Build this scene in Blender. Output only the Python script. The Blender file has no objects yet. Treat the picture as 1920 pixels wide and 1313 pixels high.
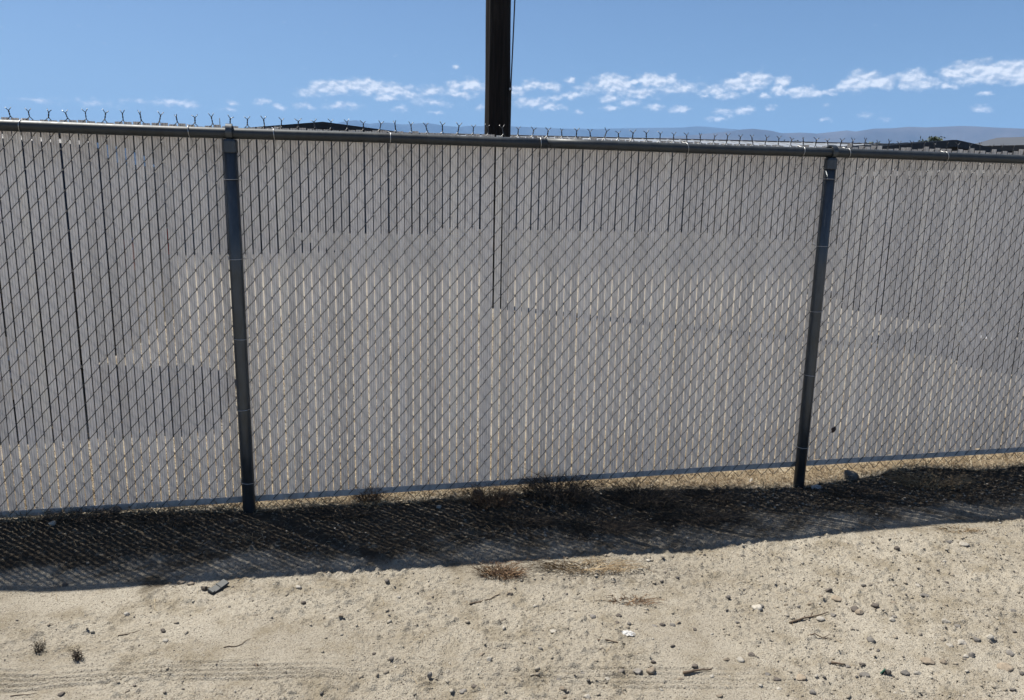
import bpy, math, random
import numpy as np
from mathutils import Matrix, Vector

random.seed(7)
rng = np.random.default_rng(11)
S = bpy.context.scene
C = S.collection

# ------------------------------------------------------------------ camera
PITCH, ROLL, EYE = 0.2030664, 0.01921659, 1.6
cp, sp, cr, sr = math.cos(PITCH), math.sin(PITCH), math.cos(ROLL), math.sin(ROLL)
fw = Vector((0, cp, -sp)); r0 = Vector((1, 0, 0)); u0 = r0.cross(fw)
rt = r0 * cr + u0 * sr
up = u0 * cr - r0 * sr
cam_d = bpy.data.cameras.new('camera')
cam_d.sensor_width = 36.0
cam_d.lens = 1450.0 / 1920.0 * 36.0
cam_d.clip_start = 0.05
cam_d.clip_end = 60000.0
cam = bpy.data.objects.new('camera', cam_d); C.objects.link(cam)
m = Matrix.Identity(4)
for i in range(3):
    m[i][0], m[i][1], m[i][2] = rt[i], up[i], -fw[i]
m[2][3] = EYE
cam.matrix_world = m
S.camera = cam

# ------------------------------------------------------------------ light
SUN_AZ = math.radians(-59.0)          # left of the view direction (+Y), behind the fence
SUN_EL = math.radians(62.5)
SKY_STRENGTH = 0.05
sd = bpy.data.lights.new('sun', 'SUN')
sd.energy = 5.0
sd.angle = math.radians(0.53)
sd.color = (1.0, 0.955, 0.88)
sun = bpy.data.objects.new('sun', sd); C.objects.link(sun)
to_sun = Vector((math.sin(SUN_AZ) * math.cos(SUN_EL), math.cos(SUN_AZ) * math.cos(SUN_EL), math.sin(SUN_EL)))
sun.rotation_euler = (-to_sun).to_track_quat('-Z', 'Y').to_euler()
sun.location = to_sun * 60

S.view_settings.view_transform = 'Standard'
S.view_settings.look = 'None'
S.view_settings.exposure = 1.0
S.view_settings.gamma = 1.0
S.view_settings.use_curve_mapping = False

FAR_RIDGE = [(-0.7032, 0.0358), (-0.574, 0.0425), (-0.4738, 0.0473), (-0.3503, 0.0549), (-0.2778, 0.0601), (-0.2401, 0.0701), (-0.2178, 0.0784), (-0.205, 0.0813), (-0.1967, 0.0822), (-0.1866, 0.0795), (-0.1814, 0.0784), (-0.1666, 0.0807), (-0.1569, 0.081), (-0.1452, 0.0795), (-0.1341, 0.0799), (-0.1211, 0.0815), (-0.1112, 0.0824), (-0.0915, 0.0798), (-0.0717, 0.0784), (-0.0585, 0.0799), (-0.0386, 0.0797), (-0.0054, 0.0798), (0.0212, 0.079), (0.061, 0.0783), (0.1006, 0.0788), (0.1528, 0.0799), (0.2042, 0.0801), (0.2231, 0.082), (0.2357, 0.0814), (0.2732, 0.0788), (0.304, 0.0751), (0.3398, 0.0749), (0.3975, 0.0738), (0.5639, 0.0682)]
NEAR_RIDGE = [(-0.6656, 0.0133), (-0.2412, 0.035), (-0.045, 0.0592), (0.088, 0.064), (0.1535, 0.0672), (0.2048, 0.0713), (0.2486, 0.0764), (0.2762, 0.08), (0.2865, 0.0806), (0.3067, 0.0781), (0.319, 0.075), (0.3397, 0.0755), (0.3515, 0.0748), (0.3586, 0.0741), (0.3803, 0.0763), (0.3904, 0.0774), (0.4001, 0.0761), (0.4192, 0.0793), (0.4356, 0.0796), (0.4543, 0.081), (0.4703, 0.0801), (0.4935, 0.0808), (0.5036, 0.0811), (0.5188, 0.0802), (0.5338, 0.0787), (0.5485, 0.0773), (0.5629, 0.0758), (0.6436, 0.0725), (0.7586, 0.0703)]
CLOUDS = [(-0.2262, 0.1172, 0.0253, 0.0079, 1.0), (-0.2041, 0.1206, 0.0217, 0.0063, 1.0), (-0.182, 0.1203, 0.0203, 0.0087, 1.1), (-0.1596, 0.1175, 0.029, 0.0071, 1.0), (-0.1403, 0.117, 0.013, 0.0063, 0.9), (-0.2513, 0.1106, 0.0181, 0.0056, 0.8), (-0.1597, 0.1083, 0.0181, 0.0048, 0.9), (-0.1306, 0.1112, 0.0145, 0.0063, 0.8), (-0.3049, 0.0966, 0.0087, 0.004, 0.9), (-0.2857, 0.0927, 0.0087, 0.004, 0.8), (-0.258, 0.0946, 0.0116, 0.004, 0.8), (-0.2142, 0.097, 0.0253, 0.0048, 0.7), (-0.1046, 0.1182, 0.0181, 0.0063, 0.8), (-0.0785, 0.1239, 0.0101, 0.0071, 1.0), (-0.0556, 0.1257, 0.0181, 0.0071, 1.0), (-0.0653, 0.1143, 0.0217, 0.004, 0.8), (-0.1046, 0.1045, 0.029, 0.0056, 0.65), (-0.1437, 0.0965, 0.0109, 0.004, 0.6), (-0.0981, 0.0922, 0.0109, 0.0024, 0.7), (-0.0454, 0.0992, 0.0058, 0.0032, 0.7), (-0.0009, 0.1194, 0.0101, 0.0063, 1.0), (0.0181, 0.1272, 0.0116, 0.0063, 1.0), (0.0398, 0.1257, 0.013, 0.0056, 1.0), (0.0658, 0.1327, 0.0072, 0.004, 0.9), (0.0857, 0.123, 0.0181, 0.0079, 0.65), (0.1114, 0.1312, 0.0159, 0.0095, 1.2), (0.1277, 0.1294, 0.013, 0.0079, 1.1), (0.1437, 0.1312, 0.0058, 0.004, 1.0), (0.1596, 0.1342, 0.013, 0.0071, 1.15), (0.1725, 0.1324, 0.0181, 0.0063, 1.0), (0.1869, 0.1359, 0.0072, 0.0048, 1.0), (0.1443, 0.1208, 0.0434, 0.0079, 0.65), (0.2014, 0.1249, 0.029, 0.0079, 0.7), (0.236, 0.1222, 0.0181, 0.0056, 0.9), (0.2551, 0.1154, 0.0145, 0.004, 0.9), (0.2272, 0.1144, 0.0065, 0.0024, 0.8), (0.154, 0.1184, 0.0159, 0.0048, 0.9), (0.1155, 0.1134, 0.0145, 0.0048, 0.9), (0.1385, 0.1079, 0.0181, 0.004, 0.8), (0.0467, 0.1127, 0.0116, 0.004, 0.9), (0.0696, 0.1167, 0.0145, 0.0048, 0.8), (0.0205, 0.1067, 0.0253, 0.0056, 0.9), (0.0405, 0.1026, 0.0217, 0.004, 0.8), (0.116, 0.1022, 0.013, 0.0032, 0.9), (0.1697, 0.103, 0.013, 0.004, 0.8), (0.1979, 0.0999, 0.013, 0.004, 0.9), (0.2662, 0.1302, 0.0159, 0.0063, 1.0), (0.2842, 0.1328, 0.0203, 0.0071, 1.1), (0.2604, 0.1261, 0.0145, 0.0056, 0.9), (0.2758, 0.1241, 0.0217, 0.0056, 0.7), (0.2502, 0.0973, 0.013, 0.004, 0.8), (0.2748, 0.0983, 0.0109, 0.0048, 0.9), (0.2446, 0.0887, 0.0145, 0.0032, 0.8), (0.2568, 0.0924, 0.0072, 0.0032, 0.8), (0.0776, 0.0968, 0.0065, 0.0024, 0.6), (0.2959, 0.1148, 0.0072, 0.0032, 0.8), (0.3154, 0.1304, 0.0101, 0.0056, 1.0), (0.3121, 0.1205, 0.0094, 0.0056, 1.0), (0.3359, 0.1188, 0.0217, 0.0056, 1.0), (0.3505, 0.1173, 0.0109, 0.0048, 0.9), (0.3677, 0.1181, 0.0087, 0.0032, 0.9), (0.3923, 0.1254, 0.0159, 0.0079, 1.0), (0.4018, 0.1307, 0.0159, 0.0079, 1.2), (0.4198, 0.1267, 0.0181, 0.0063, 1.1), (0.4282, 0.1242, 0.0101, 0.0063, 1.0), (0.387, 0.1227, 0.0145, 0.0056, 0.9), (0.4516, 0.1294, 0.013, 0.0087, 1.15), (0.4602, 0.1229, 0.0159, 0.0063, 1.0), (0.4417, 0.1225, 0.0072, 0.0048, 0.9), (0.4773, 0.1228, 0.0058, 0.0048, 0.9), (0.4889, 0.1196, 0.0094, 0.004, 0.9), (0.4898, 0.1336, 0.013, 0.0063, 1.0), (0.5022, 0.1351, 0.0181, 0.0071, 1.1), (0.5221, 0.133, 0.029, 0.0095, 1.15), (0.5416, 0.1314, 0.0253, 0.0103, 1.15), (0.5609, 0.1277, 0.0253, 0.0103, 1.1), (0.5132, 0.126, 0.0362, 0.0063, 0.7), (0.5235, 0.11, 0.0072, 0.0024, 0.9), (0.5209, 0.0955, 0.0087, 0.004, 0.9), (0.3651, 0.103, 0.0051, 0.0024, 0.7), (0.3666, 0.0871, 0.0072, 0.0024, 0.7), (0.4096, 0.0922, 0.0145, 0.0032, 0.6), (0.4295, 0.0861, 0.0072, 0.0024, 0.6), (0.3048, 0.1016, 0.0072, 0.0032, 0.8), (-0.5342, 0.084, 0.0217, 0.0032, 0.6), (-0.4915, 0.0858, 0.0434, 0.004, 0.5), (-0.3999, 0.0909, 0.0253, 0.0048, 0.8), (-0.3831, 0.089, 0.0145, 0.0032, 0.75), (-0.3395, 0.0943, 0.0072, 0.0032, 0.7), (-0.3457, 0.0874, 0.0109, 0.0024, 0.55), (-0.4657, 0.083, 0.0217, 0.0032, 0.4), (-0.4439, 0.09, 0.0217, 0.0032, 0.45), (-0.0753, 0.1466, 0.0043, 0.0024, 0.8)]
STONES = [(-1.22, 2.848, 0.0289, 0.0253, 'd'), (-0.853, 2.896, 0.0306, 0.0148, 'p'), (-1.332, 2.895, 0.0344, 0.0207, 't'), (-1.292, 2.893, 0.0294, 0.0206, 't'), (-1.775, 2.84, 0.023, 0.0215, 'd'), (-0.8, 2.773, 0.0205, 0.0191, 'd'), (-1.25, 2.544, 0.0224, 0.0189, 'd'), (-1.217, 2.488, 0.0221, 0.0139, 'p'), (-1.433, 2.649, 0.0259, 0.0198, 'p'), (-1.406, 2.174, 0.021, 0.0154, 'd'), (-0.058, 2.432, 0.0201, 0.0169, 'p'), (-0.087, 2.469, 0.0244, 0.0128, 't'), (-0.102, 2.27, 0.0268, 0.0181, 'd'), (-0.139, 2.258, 0.0268, 0.014, 'g'), (0.172, 2.629, 0.0298, 0.0134, 'p'), (-0.435, 2.844, 0.0227, 0.0119, 'p'), (0.334, 2.735, 0.0264, 0.0185, 'g'), (0.435, 2.747, 0.0266, 0.0139, 'd'), (0.422, 2.693, 0.0174, 0.0137, 'd'), (0.468, 2.687, 0.0174, 0.0137, 'g'), (0.566, 2.687, 0.0219, 0.0115, 'g'), (0.597, 2.692, 0.022, 0.0185, 'd'), (0.636, 2.693, 0.0242, 0.0162, 'g'), (0.66, 2.709, 0.0222, 0.0163, 't'), (0.008, 2.899, 0.0297, 0.0216, 't'), (0.499, 2.382, 0.0341, 0.0232, 't'), (0.517, 2.435, 0.0204, 0.0171, 'd'), (0.339, 2.332, 0.0275, 0.0165, 'p'), (0.605, 2.539, 0.019, 0.0155, 'd'), (0.343, 2.51, 0.0186, 0.013, 'd'), (0.454, 2.377, 0.036, 0.0105, 'g'), (0.264, 2.234, 0.0248, 0.018, 'p'), (0.189, 2.262, 0.0249, 0.0181, 't'), (0.195, 2.232, 0.0171, 0.014, 't'), (1.826, 3.379, 0.0258, 0.0241, 'd'), (2.173, 3.433, 0.0452, 0.0253, 'p'), (2.125, 3.472, 0.0302, 0.019, 'g'), (1.007, 2.836, 0.0517, 0.0321, 'p'), (1.024, 2.849, 0.0236, 0.0198, 'g'), (1.351, 2.985, 0.0302, 0.0264, 'd'), (1.391, 2.829, 0.0317, 0.0333, 'd'), (1.402, 2.809, 0.034, 0.023, 't'), (1.13, 2.865, 0.0215, 0.0201, 't'), (1.182, 2.858, 0.0216, 0.0177, 'g'), (1.356, 2.916, 0.0471, 0.0208, 't'), (1.231, 2.764, 0.033, 0.0173, 'p'), (1.505, 2.758, 0.0316, 0.0281, 'p'), (1.709, 2.746, 0.0398, 0.0209, 'p'), (1.744, 3.028, 0.0239, 0.0195, 'p'), (1.734, 2.947, 0.0417, 0.0191, 'g'), (1.636, 2.867, 0.0228, 0.0159, 'g'), (1.576, 2.894, 0.0278, 0.0133, 't'), (1.487, 2.866, 0.0348, 0.0157, 'd'), (1.74, 2.713, 0.0273, 0.013, 'g'), (1.972, 3.251, 0.0256, 0.0149, 'd'), (1.69, 2.596, 0.0409, 0.0202, 'p'), (1.63, 2.577, 0.0285, 0.015, 'p'), (1.755, 2.612, 0.0292, 0.0179, 'g'), (1.801, 2.614, 0.0319, 0.018, 'p'), (1.649, 2.504, 0.0234, 0.0148, 'p'), (1.675, 2.508, 0.0259, 0.0247, 'g'), (1.497, 2.473, 0.0456, 0.0215, 't'), (1.32, 2.399, 0.0241, 0.0207, 'd'), (1.384, 2.404, 0.0331, 0.0255, 'g'), (1.425, 2.405, 0.0311, 0.0187, 'p'), (1.239, 2.393, 0.0389, 0.0204, 'g'), (1.008, 2.362, 0.0376, 0.0175, 't'), (0.922, 2.353, 0.0289, 0.0173, 'd'), (0.9, 2.383, 0.0207, 0.0152, 'g'), (0.832, 2.464, 0.0295, 0.0199, 'p'), (0.782, 2.469, 0.0273, 0.0154, 't'), (0.881, 2.501, 0.0256, 0.0135, 'd'), (0.703, 2.361, 0.0182, 0.0128, 'p'), (1.016, 2.276, 0.0245, 0.0172, 'g'), (1.326, 2.308, 0.0193, 0.0157, 'p'), (1.357, 2.602, 0.0392, 0.0266, 'g'), (0.892, 2.725, 0.0226, 0.019, 'g'), (0.714, 2.666, 0.0176, 0.0116, 'd'), (1.751, 2.44, 0.0516, 0.0197, 't'), (2.027, 2.832, 0.0264, 0.0167, 'g'), (0.852, 2.316, 0.0183, 0.0107, 'p'), (0.914, 2.304, 0.0183, 0.0128, 'p'), (1.253, 2.446, 0.0241, 0.0138, 'd'), (1.201, 2.444, 0.0218, 0.0114, 'g'), (1.882, 3.056, 0.0244, 0.0142, 'd'), (1.298, 2.935, 0.0247, 0.0182, 't'), (1.232, 2.877, 0.0218, 0.0153, 't'), (1.294, 2.79, 0.0287, 0.0151, 'g'), (1.531, 2.79, 0.027, 0.0129, 'g'), (-0.629, 2.671, 0.0197, 0.0115, 't'), (-0.465, 2.454, 0.0164, 0.0129, 'd'), (-0.31, 2.811, 0.0202, 0.0118, 'd'), (-0.852, 2.363, 0.0185, 0.0129, 'd'), (-1.2, 2.228, 0.0145, 0.0108, 'd'), (0.122, 2.506, 0.0185, 0.0108, 'g'), (0.179, 2.333, 0.0176, 0.0123, 'g'), (0.264, 2.374, 0.0198, 0.0104, 'g'), (0.657, 2.418, 0.0246, 0.0129, 'd'), (1.55, 2.465, 0.0275, 0.0144, 't'), (1.826, 2.529, 0.029, 0.0178, 'g'), (0.702, 2.253, 0.0236, 0.0145, 't'), (0.783, 2.234, 0.0197, 0.0124, 'g'), (0.589, 2.34, 0.022, 0.0147, 't'), (0.515, 2.281, 0.0195, 0.0123, 'p')]


# ------------------------------------------------------------------ sky
world = bpy.data.worlds.new('World'); S.world = world
world.use_nodes = True
WT = world.node_tree
for n in list(WT.nodes): WT.nodes.remove(n)


class NT:
    """small helper to write node graphs"""
    def __init__(s, tree): s.t = tree
    def n(s, kind, **kw):
        nd = s.t.nodes.new(kind)
        for k, v in kw.items(): setattr(nd, k, v)
        return nd
    def set(s, sock, v):
        if hasattr(v, 'is_output') or isinstance(v, bpy.types.NodeSocket): s.t.links.new(v, sock)
        elif v is not None: sock.default_value = v
    def math(s, op, a, b=None, c=None, clamp=False):
        nd = s.n('ShaderNodeMath', operation=op, use_clamp=clamp)
        s.set(nd.inputs[0], a)
        if b is not None: s.set(nd.inputs[1], b)
        if c is not None: s.set(nd.inputs[2], c)
        return nd.outputs[0]
    def vec(s, op, a, b=None, scale=None):
        nd = s.n('ShaderNodeVectorMath', operation=op)
        s.set(nd.inputs[0], a)
        if b is not None: s.set(nd.inputs[1], b)
        if scale is not None: s.set(nd.inputs['Scale'], scale)
        return nd.outputs['Value'] if op in ('LENGTH', 'DOT_PRODUCT', 'DISTANCE') else nd.outputs[0]
    def smooth(s, v, a, b, o0=0.0, o1=1.0):
        nd = s.n('ShaderNodeMapRange', interpolation_type='SMOOTHSTEP')
        s.set(nd.inputs[0], v); nd.inputs[1].default_value = a; nd.inputs[2].default_value = b
        s.set(nd.inputs[3], o0); s.set(nd.inputs[4], o1)
        return nd.outputs[0]
    def noise(s, vec, scale, detail=4.0, rough=0.55, dist=0.0, col=False):
        nd = s.n('ShaderNodeTexNoise')
        if vec is not None: s.set(nd.inputs['Vector'], vec)
        nd.inputs['Scale'].default_value = scale; nd.inputs['Detail'].default_value = detail
        nd.inputs['Roughness'].default_value = rough; nd.inputs['Distortion'].default_value = dist
        return nd.outputs['Color'] if col else nd.outputs['Fac']
    def voronoi(s, vec, scale, feature='F1', out='Distance'):
        nd = s.n('ShaderNodeTexVoronoi', feature=feature)
        if vec is not None: s.set(nd.inputs['Vector'], vec)
        nd.inputs['Scale'].default_value = scale
        return nd.outputs[out]
    def mix(s, f, a, b):
        nd = s.n('ShaderNodeMix', data_type='RGBA')
        s.set(nd.inputs[0], f)
        s.set(nd.inputs[6], a if not isinstance(a, tuple) else (*a[:3], 1)); s.set(nd.inputs[7], b if not isinstance(b, tuple) else (*b[:3], 1))
        return nd.outputs[2]


w = NT(WT)
wout = w.n('ShaderNodeOutputWorld')
sky = w.n('ShaderNodeTexSky', sky_type='NISHITA')
sky.sun_disc = False
sky.sun_elevation = SUN_EL
sky.sun_rotation = SUN_AZ
sky.altitude = 800.0
sky.air_density = 1.0
sky.dust_density = 1.6
sky.ozone_density = 6.0
bg1 = w.n('ShaderNodeBackground'); bg1.inputs[1].default_value = SKY_STRENGTH
WT.links.new(sky.outputs[0], bg1.inputs[0])
tc = w.n('ShaderNodeTexCoord')
sep = w.n('ShaderNodeSeparateXYZ'); WT.links.new(w.vec('NORMALIZE', tc.outputs['Generated']), sep.inputs[0])
az = w.math('ARCTAN2', sep.outputs[0], sep.outputs[1])
el = w.math('ARCSINE', sep.outputs[2])
cmb = w.n('ShaderNodeCombineXYZ'); WT.links.new(az, cmb.inputs[0]); WT.links.new(el, cmb.inputs[1])
v0 = cmb.outputs[0]
warp = w.vec('SCALE', w.vec('SUBTRACT', w.noise(v0, 95.0, 3.0, 0.6, col=True), (0.5, 0.5, 0.5)), scale=0.010)
v1 = w.vec('ADD', v0, warp)
field = None
for (ca, ce, ra, re, st) in CLOUDS:
    d = w.vec('LENGTH', w.vec('MULTIPLY', w.vec('SUBTRACT', v1, (ca, ce, 0)), (1 / ra, 1 / re, 0)))
    k = w.math('MULTIPLY_ADD', d, -0.62 * st, st)
    field = k if field is None else w.math('MAXIMUM', field, k)
# fair weather cumulus go on round the rest of the horizon
vs = w.vec('MULTIPLY', v1, (9.0, 26.0, 1.0))
rest = w.noise(vs, 1.0, 3.0, 0.6)
away = w.smooth(w.math('ABSOLUTE', az), 0.62, 0.75)
lat = w.math('MULTIPLY', w.smooth(el, 0.06, 0.10), w.smooth(el, 0.17, 0.12))
rest = w.math('MULTIPLY', w.math('MULTIPLY', w.smooth(rest, 0.50, 0.72), away), lat)
field = w.math('MAXIMUM', field, rest)
vn = w.vec('MULTIPLY', v0, (1.0, 1.5, 1.0))
na = w.noise(vn, 84.0, 6.0, 0.50)
nb = w.noise(w.vec('ADD', vn, (-0.0016, 0.0046, 0)), 84.0, 6.0, 0.50)
dens = w.math('ADD', field, w.math('MULTIPLY_ADD', na, 1.05, -0.44))
alpha = w.smooth(dens, 0.22, 0.86, 0.0, 0.95)
shade = w.smooth(w.math('SUBTRACT', na, nb), -0.20, 0.15)
thick = w.smooth(dens, 0.45, 1.0)
shade = w.math('MULTIPLY', shade, w.math('MULTIPLY_ADD', thick, 0.35, 0.65))
k = 1.0 / SKY_STRENGTH
ccol = w.mix(shade, (0.31 * k, 0.34 * k, 0.385 * k), (0.63 * k, 0.62 * k, 0.60 * k))
bg2 = w.n('ShaderNodeBackground'); bg2.inputs[1].default_value = SKY_STRENGTH
WT.links.new(w.mix(alpha, sky.outputs[0], ccol), bg2.inputs[0])
band = w.math('MULTIPLY', w.math('GREATER_THAN', el, 0.045), w.math('LESS_THAN', el, 0.19))
ms = w.n('ShaderNodeMixShader')
WT.links.new(band, ms.inputs[0]); WT.links.new(bg1.outputs[0], ms.inputs[1]); WT.links.new(bg2.outputs[0], ms.inputs[2])
WT.links.new(ms.outputs[0], wout.inputs[0])


# ------------------------------------------------------------------ helpers
def mat(name):
    mt = bpy.data.materials.new(name); mt.use_nodes = True
    t = mt.node_tree
    bs = t.nodes['Principled BSDF']
    return mt, NT(t), bs


def simple(name, col, rough=0.6, metal=0.0, var=0.12, scale=20.0, bump=0.0, bscale=200.0, objvar=0.0):
    mt, g, bs = mat(name)
    co = g.n('ShaderNodeTexCoord').outputs['Object']
    f = g.noise(co, scale, 5.0, 0.6)
    c = g.mix(g.smooth(f, 0.3, 0.7), tuple(x * (1 - var) for x in col), tuple(min(1, x * (1 + var)) for x in col))
    if objvar:
        oi = g.n('ShaderNodeObjectInfo')
        hs = g.n('ShaderNodeHueSaturation')
        g.set(hs.inputs['Value'], g.math('MULTIPLY_ADD', oi.outputs['Random'], 2 * objvar, 1 - objvar))
        g.set(hs.inputs['Color'], c); c = hs.outputs[0]
    g.set(bs.inputs['Base Color'], c)
    bs.inputs['Roughness'].default_value = rough
    bs.inputs['Metallic'].default_value = metal
    if bump:
        b = g.n('ShaderNodeBump'); b.inputs['Strength'].default_value = 1.0; b.inputs['Distance'].default_value = bump
        g.set(b.inputs['Height'], g.noise(co, bscale, 4.0, 0.6)); g.set(bs.inputs['Normal'], b.outputs[0])
    return mt


class MB:
    def __init__(s): s.v = []; s.f = []; s.m = []; s.n = 0
    def add(s, v, f, mi=0):
        s.v.extend([tuple(map(float, p)) for p in v])
        s.f.extend([tuple(i + s.n for i in q) for q in f]); s.m.extend([mi] * len(f)); s.n += len(v)
    def box(s, x0, x1, y0, y1, z0, z1, mi=0):
        s.add([(x0, y0, z0), (x1, y0, z0), (x1, y1, z0), (x0, y1, z0), (x0, y0, z1), (x1, y0, z1), (x1, y1, z1), (x0, y1, z1)],
              [(3, 2, 1, 0), (4, 5, 6, 7), (0, 1, 5, 4), (1, 2, 6, 5), (2, 3, 7, 6), (3, 0, 4, 7)], mi)
    def bbox(s, x0, x1, y0, y1, z0, z1, b=0.01, mi=0):
        """box with chamfered edges"""
        X, Y, Z = (x0, x1), (y0, y1), (z0, z1)
        vs = []; idx = {}
        for i in (0, 1):
            for j in (0, 1):
                for kk in (0, 1):
                    sx, sy, sz = (b if i == 0 else -b), (b if j == 0 else -b), (b if kk == 0 else -b)
                    idx[i, j, kk, 0] = len(vs); vs.append((X[i], Y[j] + sy, Z[kk] + sz))
                    idx[i, j, kk, 1] = len(vs); vs.append((X[i] + sx, Y[j], Z[kk] + sz))
                    idx[i, j, kk, 2] = len(vs); vs.append((X[i] + sx, Y[j] + sy, Z[kk]))
        fs = []
        for i in (0, 1):
            q = [idx[i, 0, 0, 0], idx[i, 1, 0, 0], idx[i, 1, 1, 0], idx[i, 0, 1, 0]]; fs.append(tuple(q if i else q[::-1]))
            q = [idx[0, i, 0, 1], idx[1, i, 0, 1], idx[1, i, 1, 1], idx[0, i, 1, 1]]; fs.append(tuple(q[::-1] if i else q))
            q = [idx[0, 0, i, 2], idx[1, 0, i, 2], idx[1, 1, i, 2], idx[0, 1, i, 2]]; fs.append(tuple(q if i else q[::-1]))
        for i in (0, 1):
            for j in (0, 1):
                fs.append((idx[i, j, 0, 0], idx[i, j, 1, 0], idx[i, j, 1, 1], idx[i, j, 0, 1]))
                fs.append((idx[i, 0, j, 0], idx[i, 1, j, 0], idx[i, 1, j, 2], idx[i, 0, j, 2]))
                fs.append((idx[0, i, j, 1], idx[1, i, j, 1], idx[1, i, j, 2], idx[0, i, j, 2]))
                for kk in (0, 1): fs.append((idx[i, j, kk, 0], idx[i, j, kk, 1], idx[i, j, kk, 2]))
        s.add(vs, fs, mi)
    def tube(s, pts, rad, sides=6, cap=True, mi=0, closed=False):
        P = np.asarray(pts, float); n = len(P)
        R = np.full(n, rad) if np.isscalar(rad) else np.asarray(rad, float)
        T = np.empty_like(P)
        if closed: T = np.roll(P, -1, 0) - np.roll(P, 1, 0)
        else: T[1:-1] = P[2:] - P[:-2]; T[0] = P[1] - P[0]; T[-1] = P[-1] - P[-2]
        T /= np.linalg.norm(T, axis=1)[:, None] + 1e-12
        ref = np.array([0, 0, 1.0]) if abs(T[0][2]) < 0.9 else np.array([1.0, 0, 0])
        a = np.cross(T[0], ref); a /= np.linalg.norm(a)
        vs = []
        for i in range(n):
            a = a - T[i] * (a @ T[i]); a /= np.linalg.norm(a) + 1e-12
            b = np.cross(T[i], a)
            for q in range(sides):
                th = 2 * math.pi * q / sides
                vs.append(P[i] + R[i] * (math.cos(th) * a + math.sin(th) * b))
        fs = []
        for i in range(n if closed else n - 1):
            j = (i + 1) % n
            for q in range(sides):
                r = (q + 1) % sides
                fs.append((i * sides + q, i * sides + r, j * sides + r, j * sides + q))
        if cap and not closed:
            fs.append(tuple(range(sides - 1, -1, -1))); fs.append(tuple((n - 1) * sides + q for q in range(sides)))
        s.add(vs, fs, mi)
    def mesh(s, name, mats, smooth=False):
        me = bpy.data.meshes.new(name)
        me.from_pydata(s.v, [], s.f)
        for mm in (mats if isinstance(mats, (list, tuple)) else [mats]): me.materials.append(mm)
        if any(s.m): me.polygons.foreach_set('material_index', s.m)
        if smooth: me.polygons.foreach_set('use_smooth', [True] * len(s.f))
        me.update()
        return me
    def build(s, name, mats, parent=None, smooth=False, loc=(0, 0, 0)):
        return obj(name, s.mesh(name, mats, smooth), parent, loc)


def obj(name, me, parent=None, loc=(0, 0, 0), rz=0.0):
    o = bpy.data.objects.new(name, me); C.objects.link(o)
    o.location = loc; o.rotation_euler = (0, 0, rz)
    if parent: o.parent = parent
    return o


def tag(o, label=None, cat=None, group=None, kind=None):
    if label: o['label'] = label
    if cat: o['category'] = cat
    if group: o['group'] = group
    if kind: o['kind'] = kind
    return o


def empty(name, loc, rz=0.0):
    o = obj(name, None, None, loc, rz); o.empty_display_size = 0.2
    return o


def np_mesh(name, V, Fq, mt, smooth=False):
    """V (n,3), Fq (m,k) fast mesh"""
    V = np.ascontiguousarray(V, dtype=np.float32); Fq = np.ascontiguousarray(Fq, dtype=np.int32)
    me = bpy.data.meshes.new(name)
    k = Fq.shape[1]
    me.vertices.add(len(V)); me.vertices.foreach_set('co', V.ravel())
    me.loops.add(Fq.size); me.loops.foreach_set('vertex_index', Fq.ravel())
    me.polygons.add(len(Fq)); me.polygons.foreach_set('loop_start', np.arange(0, Fq.size, k, dtype=np.int32))
    if smooth: me.polygons.foreach_set('use_smooth', np.ones(len(Fq), dtype=bool))
    me.materials.append(mt)
    me.update(calc_edges=True); me.validate()
    return me


LAT = np.random.default_rng(5).random((8, 256, 256))


def vnoise(x, y, ch=0):
    xi = np.floor(x).astype(int); yi = np.floor(y).astype(int)
    fx = x - xi; fy = y - yi
    fx = fx * fx * (3 - 2 * fx); fy = fy * fy * (3 - 2 * fy)
    L = LAT[ch]
    a = L[xi & 255, yi & 255]; b = L[(xi + 1) & 255, yi & 255]; c = L[xi & 255, (yi + 1) & 255]; d = L[(xi + 1) & 255, (yi + 1) & 255]
    return (a * (1 - fx) + b * fx) * (1 - fy) + (c * (1 - fx) + d * fx) * fy


def fbm(x, y, ch=0, oc=4, gain=0.5):
    s = 0; a = 1; t = 0
    for i in range(oc):
        s = s + a * vnoise(x * 2 ** i + 17.3 * i, y * 2 ** i + 9.1 * i, (ch + i) % 8); t += a; a *= gain
    return s / t


def sstep(v, a, b):
    t = np.clip((v - a) / (b - a), 0, 1); return t * t * (3 - 2 * t)


# ------------------------------------------------------------------ the fence line and the ground
FA = np.array([-1.29694, 3.63331]); FYAW = 0.221522
FD = np.array([math.cos(FYAW), math.sin(FYAW)]); FN = np.array([-math.sin(FYAW), math.cos(FYAW)])


def st_of(x, y):
    return (x - FA[0]) * FD[0] + (y - FA[1]) * FD[1], (x - FA[0]) * FN[0] + (y - FA[1]) * FN[1]


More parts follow.
